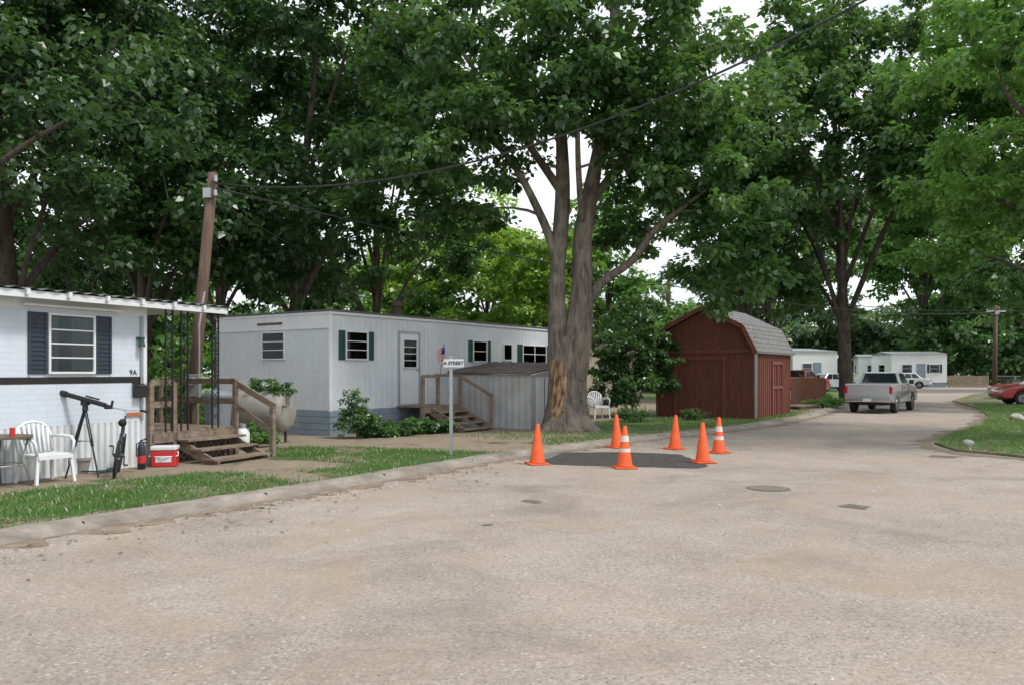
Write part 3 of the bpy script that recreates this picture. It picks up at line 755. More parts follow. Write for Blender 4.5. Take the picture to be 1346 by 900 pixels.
box('post',EM,-.05,.05,.0,.1,0,1.5,m_wood); box('meter_box',EM,-.14,.14,-.12,-.001,1.1,1.55,m_galv,.01)
mb=MB(); mb.tube([(0,-.12,1.4),(0,-.2,1.4)],[.09,.08],16); mb.obj('meter_dial',m_bin,EM)
mb=MB(); mb.tube([(.08,.02,1.5),(.08,.02,2.5),(.16,.1,3.2)],[.02]*3,6); mb.obj('conduit',m_galv,EM)

# ---------------------------------------------------------------- small objects
def cone(px,py,bands,rz,tilt=0):
    e=empty('traffic_cone',(*G(px,py+1),.006),rz); e.rotation_euler=(tilt,tilt*.5,rz)
    obj('base',boxv(-.18,.18,-.18,.18,0,.03),BF,m_orange,e,bevel=.012)
    prof=[(.145,.03),(.135,.05),(.125,.07),(.032,.69),(.026,.70),(.022,.695)]
    mb=MB(); mb.tube([(0,0,z) for r,z in prof],[r for r,z in prof],28); mb.obj('cone_body',m_orange,e,smooth=True)
    rr=lambda z:.125-(z-.07)*(.093/.62)
    for za,zb in bands:
        mb=MB(); mb.tube([(0,0,za),(0,0,zb)],[rr(za)+.003,rr(zb)+.003],28,cap=False); mb.obj('reflective_band',m_reflect,e,smooth=True)
    return e
cone(706,609,[],.3,.015); cone(821,614,[(.44,.54),(.27,.33)],.1,.01); cone(811,587,[],.5,-.02); cone(887,589,[],.8,.025); cone(924,607,[],.2,-.01); cone(945,594,[(.42,.52),(.26,.33)],.6)

ss=empty('street_sign',(*G(593,601),.05),R(-6))
mb=MB(); mb.box(-.03,.03,-.02,-.012,0,1.62); mb.box(-.03,-.022,-.012,.02,0,1.62); mb.box(.022,.03,-.012,.02,0,1.62); mb.box(-.03,.03,-.02,-.012,1.62,1.84); mb.obj('post',m_galv,ss)
box('sign_plate',ss,-.14,.24,-.03,-.021,1.63,1.78,m_white2,.004)
text('lettering',ss,'A STREET',.088,(.05,-.032,1.705),(R(90),0,0),m_black,.001,.003)

def chair(loc,rz,s=1):
    e=empty('plastic_chair',loc,rz); e.scale=(s,s,s); mb=MB()
    for x,y,sx,sy in ((-.24,-.22,-.04,-.04),(.24,-.22,.04,-.04),(-.22,.22,-.05,.08),(.22,.22,.05,.08)):
        mb.beam((x,y,.42),(x+sx,y+sy,0),.045,.045)
    mb.obj('legs',m_plastic,e,bevel=.008)
    v=[];f=[];n=8
    for i in range(n+1):
        for j in range(n+1):
            x=-.26+.52*i/n; y=-.26+.5*j/n; z=.43-.025*(1-(x/.26)**2)*(1-((y+.01)/.26)**2)-(.03 if j==0 else 0); v.append((x,y,z))
    for i in range(n):
        for j in range(n): a=i*(n+1)+j; f.append((a,a+n+1,a+n+2,a+1))
    o=obj('seat',v,f,m_plastic,e,smooth=True); q=o.modifiers.new('s','SOLIDIFY'); q.thickness=.015
    mb=MB(); mb.box(-.25,.25,-.27,-.255,.36,.42); mb.box(-.27,-.255,-.25,.22,.36,.42); mb.box(.255,.27,-.25,.22,.36,.42); mb.obj('apron',m_plastic,e)
    mb=MB()
    for i in range(7):
        a=-.21+i*.07; tz=.86-.07*(a/.21)**2
        mb.tube([(a*.85,.23,.43),(a*.95,.29,.63),(a,.33,tz)],[.022,.02,.02],8)
    mb.obj('back_slats',m_plastic,e,smooth=True)
    mb=MB(); mb.tube([(-.25,.26,.44),(-.26,.31,.66),(-.22,.335,.80),(-.11,.345,.87),(0,.35,.885),(.11,.345,.87),(.22,.335,.80),(.26,.31,.66),(.25,.26,.44)],[.022]*9,8)
    for s_ in (-1,1): mb.tube([(s_*.26,.31,.66),(s_*.30,.1,.67),(s_*.30,-.15,.66),(s_*.285,-.24,.60),(s_*.26,-.24,.42)],[.02,.026,.026,.022,.02],8)
    mb.obj('back_rim_and_arms',m_plastic,e,smooth=True); return e
chair((*W(60,11.2),.05),R(60),.95); chair((*W(787,26.5),.05),R(20))
tb=empty('patio_table',(*W(-2,10.7),.05))
mb=MB(); mb.tube([(0,0,.66),(0,0,.69)],[.40,.40],28); mb.obj('top',m_woodd,tb)
mb=MB()
for k in range(4):
    a=k*1.57+.5; mb.tube([(math.cos(a)*.34,math.sin(a)*.34,.66),(math.cos(a)*.28,math.sin(a)*.28,.35),(math.cos(a)*.38,math.sin(a)*.38,0)],[.014]*3,7)
mb.tube([(math.cos(t/12*6.28)*.30,math.sin(t/12*6.28)*.30,.3) for t in range(13)],[.008]*13,6)
mb.obj('legs',m_galv,tb,smooth=True)
cn=MB(); cn.tube([(.26,-.12,.69),(.26,-.12,.81)],[.033,.033],14); cn.obj('drink_can',m_cooler,tb)
te=empty('telescope',(*W(112,11.9),.05),0)
mb=MB()
top=Vector((0,0,1.0))
for a in (2.9,-.6,-1.9):
    ft=Vector((math.cos(a)*.36,math.sin(a)*.34,0))
    for o in (-.014,.014): mb.beam(top+Vector((o,0,0)),top.lerp(ft,.55)+Vector((o,0,0)),.012,.02)
    mb.beam(top.lerp(ft,.45),ft,.018,.018)
mb.obj('tripod_legs',m_black,te)
mb=MB(); 
for a in (2.9,-.6,-1.9): mb.beam((0,0,.52),(math.cos(a)*.19,math.sin(a)*.17,.52),.015,.008)
mb.tube([(0,0,.97),(0,0,1.12)],[.045,.03],12); mb.box(-.05,.05,-.04,.04,1.05,1.12)
mb.tube([(-.38,0,1.24),(-.28,0,1.212)],[.047,.047],18); mb.tube([(-.28,0,1.212),(.30,0,1.05)],[.036,.036],18)
mb.tube([(.30,0,1.05),(.40,0,1.025)],[.022,.022],12); mb.tube([(.39,0,1.02),(.41,0,1.12)],[.018,.018],10); mb.tube([(.02,-.02,1.19),(.22,-.02,1.135)],[.013,.013],8)
mb.obj('optical_tube',m_black,te,smooth=False)
ck=empty('picnic_cooler',(*W(217,13.1),.05),R(12))
box('body',ck,-.19,.19,-.13,.13,.0,.27,m_cooler,.02); box('lid',ck,-.20,.20,-.14,.14,.273,.34,m_white2,.015)
mb=MB(); mb.tube([(-.2,-.0,.24),(-.22,-.1,.18),(.0,-.16,.16),(.22,-.1,.18),(.2,0,.24)],[.01]*5,6); mb.obj('handle',m_white2,ck)
box('label',ck,-.12,.12,-.134,-.1305,.08,.18,m_white2)
fe=empty('fire_extinguisher',(*W(186,12.7),.05)); mb=MB(); mb.tube([(0,0,0),(0,0,.34),(0,0,.4),(0,0,.44)],[.06,.06,.045,.02],16); mb.obj('cylinder_body',m_navy,fe,smooth=True)
mb=MB(); mb.tube([(0,0,.1),(0,0,.22)],[.062,.062],16,cap=False); mb.obj('red_label',m_cooler,fe)
mb=MB(); mb.beam((-.02,0,.45),(.09,0,.49),.02); mb.beam((-.02,0,.44),(.08,0,.42),.015); mb.tube([(0,0,.45),(-.08,0,.4),(-.08,0,.2)],[.01]*3,6); mb.obj('valve',m_black,fe)
bk=empty('guessed_bicycle',(*W(153,12.0),.05),R(112)); bk.rotation_euler=(R(7),0,R(112))  # added bicycle model standing in for an unidentified dark shape
mb=MB()
for cx_ in (-.36,.36):
    pts=[(cx_+math.cos(t/24*6.283)*.26,0,.28+math.sin(t/24*6.283)*.26) for t in range(25)]; mb.tube(pts,[.02]*25,8)
mb.tube([(-.22,0,.80),(-.10,0,.81),(.02,0,.79)],[.06,.045,.02],10)
for s_ in (-1,1): mb.tube([(.28,s_*.20,.98),(.22,s_*.30,.97)],[.018,.018],8)
mb.obj('tyres_saddle_grips',m_tyre,bk,smooth=True)
mb=MB()
for cx_ in (-.36,.36):
    for t in range(14):
        a=t/14*6.283; mb.beam((cx_,.0,.28),(cx_+math.cos(a)*.25,0,.28+math.sin(a)*.25),.003)
    mb.tube([(cx_,-.04,.28),(cx_,.04,.28)],[.02,.02],8)
mb.tube([(.27,0,.90),(.30,0,.97)],[.012]*2,7); mb.tube([(.22,-.30,.97),(.29,-.18,.98),(.30,0,.96),(.29,.18,.98),(.22,.30,.97)],[.011]*5,7)
mb.obj('spokes_hubs_handlebar',m_chrome,bk)
mb=MB()
for p,q in (((-.08,0,.30),(-.12,0,.78)),((-.11,0,.62),(.25,0,.78)),((-.08,0,.30),(.26,0,.70)),((-.08,0,.30),(-.36,.03,.28)),((-.08,0,.30),(-.36,-.03,.28)),((-.11,0,.62),(-.36,.03,.28)),((-.11,0,.62),(-.36,-.03,.28)),((.24,0,.88),(.29,.0,.60)),((.29,.035,.60),(.36,.035,.28)),((.29,-.035,.60),(.36,-.035,.28))):
    mb.tube([p,q],[.015,.014],8)
mb.tube([(-.08,-.07,.30),(-.08,.07,.30)],[.03,.03],10); mb.beam((-.08,-.08,.30),(-.02,-.08,.17),.015); mb.beam((-.08,.08,.30),(-.14,.08,.43),.015); mb.box(-.06,.02,-.14,-.08,.15,.17); mb.box(-.18,-.10,.08,.14,.43,.45)
mb.obj('frame_and_cranks',m_navy,bk,smooth=True)
pt=empty('flower_pot',(*W(108,12.2),.05)); mb=MB(); mb.tube([(0,0,0),(0,0,.2),(0,0,.2),(0,0,.24)],[.08,.115,.13,.13],16); mb.obj('pot',M('pot_grey',(.3,.28,.26),.8),pt)
hs=empty('garden_hose',(*W(128,12.4),.06)); mb=MB()
mb.tube([(math.cos(t*.5)*(.16+.004*t),math.sin(t*.5)*(.16+.004*t),.015+.002*(t%9)) for t in range(40)],[.012]*40,6); mb.obj('coil',m_green,hs,smooth=True)
tk=empty('oil_tank',(*W(345,17.4),.05),R(-12))
mb=MB(); xs=[-.66,-.645,-.60,-.5,.5,.60,.645,.66]; rr=[.05,.30,.40,.45,.45,.40,.30,.05]
mb.tube([(x,0,.70) for x in xs],rr,28); mb.obj('tank_shell',m_tank,tk,smooth=True)
mb=MB()
for x in (-.42,.42):
    for y in (-.25,.25): mb.beam((x,y,0),(x,y*.9,.4),.05)
mb.tube([(.3,0,1.1),(.3,0,1.26),(.36,0,1.32)],[.03]*3,8); mb.tube([(-.2,0,1.1),(-.2,0,1.25)],[.045,.045],10)
mb.obj('legs_and_pipes',m_woodd,tk)
tbn=empty('trash_can',(*W(286,15.4),.05))
mb=MB(); prf=[(.22,0),(.26,.7),(.28,.72),(.28,.76)]
mb.tube([(0,0,z+.3) for r,z in prf],[r for r,z in prf],20); mb.obj('barrel',m_bin,tbn,smooth=False)
mb=MB(); mb.tube([(0,0,1.06),(0,0,1.10),(0,0,1.18),(0,0,1.2)],[.295,.295,.2,.05],20); mb.box(-.05,.05,-.015,.015,1.2,1.24); mb.obj('lid',m_bin,tbn)
box('stand',tbn,-.3,.3,-.25,.25,0,.3,m_woodd)
# gas bottle between the porch and the tank
gb=empty('gas_bottle',(*W(318,15.9),.05)); mb=MB(); mb.tube([(0,0,0),(0,0,.06),(0,0,.34),(0,0,.42),(0,0,.45)],[.12,.15,.15,.09,.03],18); mb.obj('bottle',m_white2,gb,smooth=True)
mb=MB(); mb.tube([(0,0,.42),(0,0,.52)],[.08,.08],12,cap=False); mb.tube([(0,0,.45),(0,0,.5)],[.02,.02],8); mb.obj('collar_valve',m_galv,gb)
def rock(px,py,s,seed):
    bm=bmesh.new(); bmesh.ops.create_icosphere(bm,subdivisions=3,radius=1); rd=random.Random(seed)
    a=[Vector((rd.uniform(-1,1),rd.uniform(-1,1),rd.uniform(-1,1))).normalized() for _ in range(10)]
    for v in bm.verts:
        for k in a:
            d=v.co.dot(k)-.78
            if d>0: v.co-=k*d*.9
        v.co=Vector((v.co.x*s,v.co.y*s*.8,v.co.z*s*.62+s*.35))
    me=bpy.data.meshes.new('boulder'); bm.to_mesh(me); bm.free(); me.materials.append(m_brick); o=bpy.data.objects.new('boulder',me); COL.objects.link(o); o.location=(*G(px,py),.03)
rock(1272,587,.14,1); rock(1336,553,.24,2)

# ---------------------------------------------------------------- vehicles
def arc(cx,r,z,n=10): return [(cx+r*math.cos(math.pi*i/n),z+r*math.sin(math.pi*i/n)) for i in range(n+1)]
def extr(name,parent,prof,y0,y1,mat,bevel=.03):
    n=len(prof); v=[(x,y0,z) for x,z in prof]+[(x,y1,z) for x,z in prof]
    a=sum(prof[i][0]*prof[(i+1)%n][1]-prof[(i+1)%n][0]*prof[i][1] for i in range(n))
    f=[tuple(range(n)),tuple(reversed(range(n,2*n)))]+[(i,i+n,(i+1)%n+n,(i+1)%n) for i in range(n)]
    if a<0: f=[tuple(reversed(q)) for q in f]
    return obj(name,v,f,mat,parent,bevel=bevel)
def wheels(e,xs,hw,r):
    for x in xs:
        for s in (-1,1):
            mb=MB(); y0=s*(hw-.22);y1=s*hw
            mb.tube([(x,y0,r),(x,y0+s*.03,r),(x,y1-s*.03,r),(x,y1,r)],[r*.92,r,r,r*.92],24); mb.obj('tyre',m_tyre,e)
            mb=MB(); mb.tube([(x,y1-s*.02,r),(x,y1+s*.006,r)],[r*.60,r*.56],18); mb.obj('wheel_rim',m_rim,e)
            mb=MB()
            for k in range(5):
                a=k*1.256; mb.beam((x+math.cos(a)*r*.2,y1+s*.01,r+math.sin(a)*r*.2),(x+math.cos(a)*r*.48,y1+s*.01,r+math.sin(a)*r*.48),.05,.012,up=(0,1,0))
            mb.tube([(x,y1,r),(x,y1+s*.02,r)],[r*.12]*2,10); mb.obj('hub',m_dark,e)
def greenhouse(e,b,t,z0,z1,paint,pillars=()):
    (bx0,bx1,bw),(tx0,tx1,tw)=b,t
    v=[(bx0,-bw,z0),(bx1,-bw,z0),(bx1,bw,z0),(bx0,bw,z0),(tx0,-tw,z1),(tx1,-tw,z1),(tx1,tw,z1),(tx0,tw,z1)]
    obj('cab_shell',v,BF,paint,e,bevel=.04)
    V=[Vector(q) for q in v]
    def pane(a,b_,c,d,u0,u1,w0,w1,off):
        def P(u,w_): return a.lerp(b_,u).lerp(d.lerp(c,u),w_)
        nn=(b_-a).cross(d-a).normalized()*off
        q=[P(u0,w0)+nn,P(u1,w0)+nn,P(u1,w1)+nn,P(u0,w1)+nn]; obj('glass_pane',q,[(0,1,2,3)],m_cglass,e)
    pane(V[3],V[0],V[4],V[7],.07,.93,.08,.86,.006)
    pane(V[1],V[2],V[6],V[5],.06,.94,.06,.88,.006)
    cuts=[.06]+list(pillars)+[.94]
    for i in range(len(cuts)-1):
        pane(V[0],V[1],V[5],V[4],cuts[i]+.015,cuts[i+1]-.015,.08,.86,.006)
        pane(V[2],V[3],V[7],V[6],1-cuts[i+1]+.015,1-cuts[i]-.015,.08,.86,.006)
def pickup(name,loc,rz,paint,s=1):
    e=empty(name,loc,rz); e.scale=(s,s,s); r=.37; hw=.88
    low=[(-2.5,.50),(-1.95,.45)]+arc(-1.5,.46,.42)[::-1]+[(1.05,.42)]+arc(1.55,.46,.42)[::-1]+[(2.45,.42),(2.52,.55),(2.5,.80),(-2.5,.80)]
    extr('lower_body',e,low,-hw,hw,paint,.02)
    extr('hood_and_doors',e,[(-.55,.80),(2.5,.80),(2.48,.98),(2.35,1.06),(1.05,1.16),(-.55,1.18)],-hw+.01,hw-.01,paint,.05)
    box('bed_side',e,-2.5,-.56,-hw,-hw+.09,.801,1.18,paint,.03); box('bed_side',e,-2.5,-.56,hw-.09,hw,.801,1.18,paint,.03)
    box('tailgate',e,-2.53,-2.46,-hw+.10,hw-.10,.68,1.17,paint,.02); box('tailgate_recess',e,-2.536,-2.531,-.5,.5,.80,1.05,paint)
    box('bed_floor',e,-2.45,-.56,-hw+.1,hw-.1,.80,.83,m_dark)
    greenhouse(e,(-.55,1.05,.82),(-.42,.45,.66),1.17,1.66,paint,(.35,))
    box('rear_bumper',e,-2.68,-2.52,-hw+.02,hw-.02,.46,.62,m_chrome,.03); box('front_bumper',e,2.5,2.64,-hw+.02,hw-.02,.42,.62,m_chrome,.03)
    for y in (-hw+.045,hw-.045): box('tail_light',e,-2.525,-2.495,y-.06,y+.06,.80,1.08,m_tail,.01)
    box('license_plate',e,-2.69,-2.682,-.16,.16,.49,.60,m_white2); box('grille',e,2.5,2.53,-.5,.5,.66,.9,m_dark)
    for y in (-.68,.68): box('headlamp',e,2.48,2.52,y-.14,y+.14,.72,.9,m_white2,.01)
    for s_ in (-1,1): box('door_mirror',e,.75,.85,s_*hw,s_*(hw+.17),1.15,1.32,m_dark,.02); box('door_handle',e,-.3,-.15,s_*hw,s_*(hw+.02),1.0,1.04,m_dark)
    for s_ in (-1,1):
        for x in (-.53,.62): box('door_seam',e,x-.008,x+.008,s_*(hw-.01),s_*(hw+.003),.5,1.15,m_dark)
    mb=MB(); mb.box(-2.2,2.2,-.5,.5,.32,.45); mb.obj('chassis',m_dark,e)
    wheels(e,(-1.5,1.55),hw+.0,r); 
    return e
hd=R(90-37)
hx,hy=G(1141,543)
pickup('pickup_truck',(hx+2.4*math.cos(hd),hy+2.4*math.sin(hd),.004),hd,m_silver,.96)
def sedan(name,loc,rz,paint,h=1.45):
    e=empty(name,loc,rz); r=.32; hw=.86
    low=[(-2.25,.40),(-1.8,.32)]+arc(-1.35,.38,.32)[::-1]+[(.95,.28)]+arc(1.4,.38,.32)[::-1]+[(2.2,.30),(2.3,.45),(2.25,.66),(1.9,.80),(.95,.92),(-1.5,.95),(-2.2,.90),(-2.3,.62)]
    extr('body',e,low,-hw,hw,paint,.05)
    greenhouse(e,(-1.65,1.0,.80),(-1.05,.35,.60),.93,h,paint,(.33,.62))
    for y in (-.66,.66): box('tail_light',e,-2.31,-2.2,y-.16,y+.16,.68,.82,m_tail,.02); box('headlamp',e,2.15,2.29,y-.15,y+.15,.55,.68,m_white2,.02)
    box('license_plate',e,-2.325,-2.30,-.16,.16,.55,.66,m_white2); box('rear_bumper',e,-2.36,-2.25,-.84,.84,.38,.52,paint,.04)
    for s_ in (-1,1): box('door_mirror',e,.6,.72,s_*hw,s_*(hw+.15),.92,1.03,paint,.02)
    mb=MB(); mb.box(-2.,2.,-.5,.5,.22,.4); mb.obj('chassis',m_dark,e)
    wheels(e,(-1.35,1.4),hw,r); return e
sedan('parked_car',(*W(1378,37.5),.05),R(168),m_carred)
sedan('parked_car',(*W(1362,46),.05),R(165),M('maroon_paint',(.25,.02,.025),.3,coat=.6),1.5)
pickup('pickup_truck',(*W(1050,54),.06),R(40),M('dull_red_paint',(.22,.04,.03),.5,coat=.2))
sedan('parked_car',(*W(1095,66),.02),R(20),m_silver)
sedan('parked_car',(*W(1188,76),.02),R(150),m_carwht)

# ---------------------------------------------------------------- far homes, fences
def farhome(px,d,L,D,H,rz,name='distant_mobile_home'):
    e=empty(name,(*W(px,d),0),rz)
    box('shell',e,0,L,0,D,.5,H,m_carwht); box('skirting',e,.05,L-.05,.05,D-.05,0,.5,m_skirt)
    v=[(-.1,-.15,H),(L+.1,-.15,H),(L+.1,D+.15,H),(-.1,D+.15,H),(-.1,D/2,H+.35),(L+.1,D/2,H+.35)]
    obj('roof',v,[(0,1,5,4),(2,3,4,5),(0,4,3),(1,2,5),(3,2,1,0)],m_roofm,e)
    for k in range(int(L/2.6)):
        x=1+k*2.6; window(e,'front',x,x+.9,1.5,2.3,m_white2,m_navy if k%2 else None,.2,base=.01)
    window(e,'end',D*.3,D*.6,1.5,2.3,m_white2,base=.01)
    box('door',e,L*.45,L*.45+.85,-.03,0,.5,2.4,m_skirt)
farhome(1172,82,5.2,9,3.4,R(-12)); farhome(1128,92,6,9,3.3,R(-20)); farhome(1042,70,4.6,8,3.4,R(16)); farhome(960,80,6,4,3.2,R(10))
def fence(name,P,h,mat,gap=.14):
    mb=MB()
    for a,b_ in zip(P[:-1],P[1:]):
        a=Vector((*a,0));b_=Vector((*b_,0)); n=int((b_-a).length/gap)
        for i in range(n):
            p=a.lerp(b_,i/n); q=a.lerp(b_,(i+.88)/n); mb.beam(p.lerp(q,.5),p.lerp(q,.5)+Vector((0,0,h+random.uniform(-.02,.02))),gap*.88,.02,up=(b_-a).normalized().cross(Vector((0,0,1))))
        for z in (.3,h-.3): mb.beam(a+Vector((0,.03,z)),b_+Vector((0,.03,z)),.04,.09)
    e=empty(name); mb.obj('boards',mat,e); return e
fence('wooden_fence',[W(1245,82),W(1300,80)],1.2,m_fence)
fence('red_wooden_fence',[W(1040,36),W(1052,40),W(1086,41)],1.3,m_redwood)
e=empty('wooden_ramp',(*W(1050,33.5),.06),R(50)); mb=MB()
for i in range(9): mb.box(-1+i*.24,-1+i*.24+.22,-.5,.5,.10,.14)
mb.box(-1,1.1,-.45,-.4,0,.099); mb.box(-1,1.1,.4,.45,0,.099); mb.obj('boards',m_wood,e)
e=empty('chain_link_fence'); mb=MB(); p0=Vector((*W(1308,58),0)); p1=Vector((*W(1420,54),0))
for i in range(5): p=p0.lerp(p1,i/4); mb.tube([p,p+Vector((0,0,1.3))],[.035]*2,8)
mb.tube([p0+Vector((0,0,1.28)),p1+Vector((0,0,1.28))],[.025]*2,6); mb.obj('frame',m_galv,e)
mb=MB(); L=(p1-p0).length; k=int(L/.14)
for i in range(k):
    a=p0.lerp(p1,i/k); b_=p0.lerp(p1,min(1,(i+9)/k)); mb.beam(a,b_+Vector((0,0,1.25)),.008); mb.beam(a+Vector((0,0,1.25)),b_,.008)
mb.obj('mesh_wires',m_galv,e)

# ---------------------------------------------------------------- trees
limbs=[
 ([(0,0,-.2),(0,0,.2),(0,0,.8),(.02,0,1.6),(.12,0,2.5)],[.92,.66,.50,.46,.34]),
 ([(-.14,.0,.9),(-.24,.0,2.2),(-.27,0,3.6),(-.22,0,4.6),(-.10,.1,6.5),(-.2,.3,9.0),(-.6,.4,12),(-.8,.2,14.5)],[.32,.25,.22,.21,.19,.14,.09,.04]),
 ([(.12,0,1.4),(.32,.0,2.6),(.42,.0,3.9),(.42,.0,5.2),(.75,.1,7.0),(1.2,.2,9.5),(1.3,.4,12.5),(1.2,.3,15)],[.40,.36,.30,.24,.18,.13,.08,.04]),
 ([(.45,-.05,3.3),(.95,-.2,3.95),(1.7,-.4,4.5),(2.3,-.6,5.3),(3.6,-.8,6.3)],[.16,.12,.10,.08,.04]),
 ([(-.22,0,4.5),(-.7,-.2,5.7),(-1.6,-.5,7.2),(-3,-.8,8.2)],[.14,.11,.08,.04]),
 ([(-.15,.1,6.4),(-1.2,.4,8),(-2.6,.6,10),(-3.6,.8,11.6)],[.12,.09,.06,.03]),
 ([(.6,0,6.0),(1.6,.2,7.4),(2.8,.4,9.2),(3.6,.4,11)],[.13,.10,.06,.03]),
 ([(.4,-.1,5.5),(.2,-1.2,7),(.1,-2.4,8.4)],[.10,.07,.04]),
 ([(-.2,.1,7),(.1,1.5,9),(.1,2.6,11)],[.10,.07,.04]),
 ([(.05,-.25,.45),(-.5,-.5,.10),(-.85,-.65,-.1)],[.30,.20,.1]),
 ([(.2,-.2,.45),(.6,-.45,.08),(.95,-.55,-.1)],[.30,.20,.1]),
]
lobes=[((-3.0,0,9.6),(3.2,3.4,2.9)),((.2,0,12),(4.6,4.4,4.2),50),((3.2,0,9.4),(3.2,3.4,3.2)),((3.7,-.6,5.9),(1.9,2.0,1.7),18),((2.4,-1.0,6.9),(1.9,1.8,1.4),15),
 ((-3.4,-.8,7.1),(2.1,2.2,1.6),17),((-1.2,-1.8,8.3),(1.8,1.6,1.4),12),((4.4,0,4.2),(1.0,1.3,1.0),6),((.5,-1.6,9.0),(1.8,1.4,1.4),10),((0,0,15.5),(3.5,3.5,3),16),((-4.6,.5,6.0),(1.3,1.4,1.1),7),((1.9,1.5,5.9),(1.4,1.3,1.1),7),((-2.0,1.2,6.2),(1.4,1.2,.9),5)]
make_tree('maple_tree',(1.45,21.2,0),limbs,lobes,370,170,.20,lf_main,bk_main,11,crad=(.5,1.0),zmin=3.2)
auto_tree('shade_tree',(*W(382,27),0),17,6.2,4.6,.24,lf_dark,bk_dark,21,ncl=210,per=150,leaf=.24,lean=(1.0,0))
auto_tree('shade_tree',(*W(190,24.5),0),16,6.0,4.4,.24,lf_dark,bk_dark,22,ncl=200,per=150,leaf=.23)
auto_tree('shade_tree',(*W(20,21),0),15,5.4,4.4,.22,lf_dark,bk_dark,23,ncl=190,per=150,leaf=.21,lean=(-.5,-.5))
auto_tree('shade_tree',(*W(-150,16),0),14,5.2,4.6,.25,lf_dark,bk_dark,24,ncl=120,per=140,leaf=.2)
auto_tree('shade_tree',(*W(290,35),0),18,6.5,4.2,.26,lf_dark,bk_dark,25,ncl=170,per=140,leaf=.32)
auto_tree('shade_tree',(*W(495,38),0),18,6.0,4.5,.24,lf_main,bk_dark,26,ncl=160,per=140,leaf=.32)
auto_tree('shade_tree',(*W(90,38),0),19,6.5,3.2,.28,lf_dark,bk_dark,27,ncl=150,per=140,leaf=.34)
# right trees
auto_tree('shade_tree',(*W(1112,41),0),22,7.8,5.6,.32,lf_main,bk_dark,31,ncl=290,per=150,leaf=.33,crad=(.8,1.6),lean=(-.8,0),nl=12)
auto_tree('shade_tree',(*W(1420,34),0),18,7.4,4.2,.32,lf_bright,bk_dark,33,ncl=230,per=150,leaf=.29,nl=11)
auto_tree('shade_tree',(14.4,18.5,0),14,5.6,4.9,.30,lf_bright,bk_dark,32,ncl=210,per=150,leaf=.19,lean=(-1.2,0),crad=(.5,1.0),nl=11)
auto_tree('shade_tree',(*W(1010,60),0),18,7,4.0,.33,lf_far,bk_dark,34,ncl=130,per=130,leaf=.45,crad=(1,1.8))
auto_tree('shade_tree',(*W(1215,104),0),31,13,7.0,.42,lf_bright,bk_dark,38,ncl=190,per=130,leaf=.8,crad=(1.6,3.0))
auto_tree('shade_tree',(*W(1375,64),0),21,9,4.6,.30,lf_main,bk_dark,39,ncl=160,per=130,leaf=.5,crad=(1.1,1.9))
auto_tree('shade_tree',(*W(975,43),0),16,4.6,4.4,.22,lf_main,bk_dark,40,ncl=120,per=130,leaf=.34,crad=(.8,1.5))
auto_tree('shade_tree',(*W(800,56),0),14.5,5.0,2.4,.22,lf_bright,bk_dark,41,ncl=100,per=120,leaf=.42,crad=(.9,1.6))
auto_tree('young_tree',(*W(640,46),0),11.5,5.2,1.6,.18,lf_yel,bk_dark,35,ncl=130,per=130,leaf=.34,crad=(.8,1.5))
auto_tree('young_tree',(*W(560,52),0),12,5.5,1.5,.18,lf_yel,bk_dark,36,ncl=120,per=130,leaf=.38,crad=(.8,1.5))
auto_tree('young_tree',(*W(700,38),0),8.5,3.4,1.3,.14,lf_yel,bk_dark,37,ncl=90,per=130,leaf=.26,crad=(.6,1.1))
def treeline(name,P,h,rad,n,per,leaf,mat,seed,zlo=.8):
    rng=np.random.default_rng(seed); e=empty(name); C=[];Rd=[]
    P=np.array(P,float)
    for _ in range(n):
        k=rng.integers(len(P)-1); t=rng.random(); c=P[k]*(1-t)+P[k+1]*t
        s=(k+t); hh=h*(.72+.22*math.sin(s*5.1+seed)+.12*math.sin(s*13.7))
        z=zlo+rng.random()**.7*hh
        C.append((c[0]+rng.normal()*2.2,c[1]+rng.normal()*2.2,z)); Rd.append(rng.uniform(rad*.6,rad*1.2))
    leaves('foliage',C,Rd,per,leaf,mat,e,rng)
    mb=MB()
    for i in range(int(n/14)):
        k=rng.integers(len(P)-1); t=rng.random(); c=P[k]*(1-t)+P[k+1]*t; mb.tube([(c[0],c[1],-.1),(c[0]+rng.normal()*.4,c[1],h*.7)],[.22,.08],7)
    mb.obj('trunks',bk_dark,e,smooth=True)
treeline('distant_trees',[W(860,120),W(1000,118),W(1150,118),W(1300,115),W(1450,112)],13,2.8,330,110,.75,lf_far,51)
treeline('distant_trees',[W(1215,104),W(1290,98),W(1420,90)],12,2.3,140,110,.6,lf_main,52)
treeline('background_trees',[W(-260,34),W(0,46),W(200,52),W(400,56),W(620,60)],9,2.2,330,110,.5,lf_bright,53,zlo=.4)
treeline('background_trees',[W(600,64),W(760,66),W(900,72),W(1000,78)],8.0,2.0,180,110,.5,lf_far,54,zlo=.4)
treeline('background_trees',[(-70,40),(-50,90),(0,130),(60,150),(120,140),(160,60)],15,4,300,90,1.3,lf_far,55)
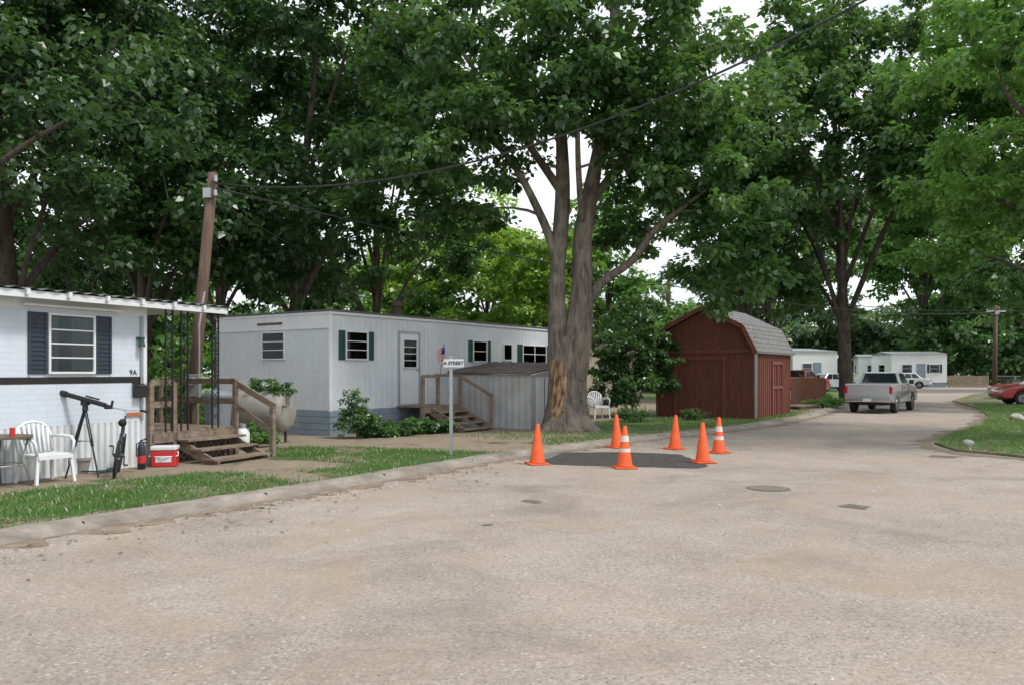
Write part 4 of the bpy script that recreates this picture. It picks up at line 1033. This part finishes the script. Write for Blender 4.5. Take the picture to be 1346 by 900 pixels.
def shrub(name,loc,lobes,ncl,per,leaf,lm,seed,crad=(.2,.4)):
    limbs=[([(0,0,-.05),(l[0][0]*.4,l[0][1]*.4,l[0][2]*.5),tuple(l[0])],[.035,.025,.012]) for l in lobes]
    return make_tree(name,loc,limbs,lobes,ncl,per,leaf,lm,bk_dark,seed,crad,zmin=.1,trunk_sides=7,twig=.01)
shrub('tall_shrub',(*W(832,27.5),.06),[((0,0,1.3),(1.5,1.0,1.1)),((-.3,0,2.7),(1.3,1.0,1.1)),((.2,0,3.6),(.8,.8,.7)),((.9,0,2.0),(.8,.8,.9)),((-.7,0,.8),(.8,.7,.6))],150,130,.115,lf_main,61,crad=(.22,.45))
shrub('foundation_shrub',(*W(470,18.6),.06),[((0,0,.40),(.5,.35,.35)),((-.05,0,.8),(.22,.22,.3))],36,80,.075,lf_main,62,crad=(.12,.25))
for i,(px,d,s) in enumerate([(520,19.3,1),(548,19.9,1.0),(574,20.3,.9),(497,19.0,.8)]):
    shrub('hosta_plant',(*W(px,d),.06),[((0,0,.15*s),(.42*s,.32*s,.18*s))],14,60,.13,lf_main,63+i,crad=(.14,.22))
shrub('foundation_shrub',(*W(333,16.4),.06),[((0,0,.25),(.35,.25,.25)),((.3,0,.15),(.3,.2,.15))],22,80,.06,lf_bright,68,crad=(.1,.2))
shrub('climbing_vine',(*W(358,17.3),.95),[((-.2,0,.3),(.4,.2,.18)),((.3,-.1,.25),(.25,.2,.2)),((.42,-.42,-.1),(.12,.08,.5))],22,60,.075,lf_main,69,crad=(.08,.18))
shrub('low_hedge',(*W(1082,34.5),.06),[((0,0,.25),(1.0,.6,.25))],22,80,.09,lf_bright,70)
shrub('foundation_shrub',(*W(905,25.6),.06),[((0,0,.15),(.4,.3,.15))],12,70,.08,lf_main,71)
shrub('foundation_shrub',(*W(835,24.6),.06),[((0,0,.2),(.7,.3,.2))],18,80,.08,lf_main,72)
shrub('foundation_shrub',(*W(225,17.5),.06),[((0,0,1.2),(.8,.5,1.0)),((.5,0,.6),(.6,.5,.6))],50,90,.1,lf_bright,74)
print('done')
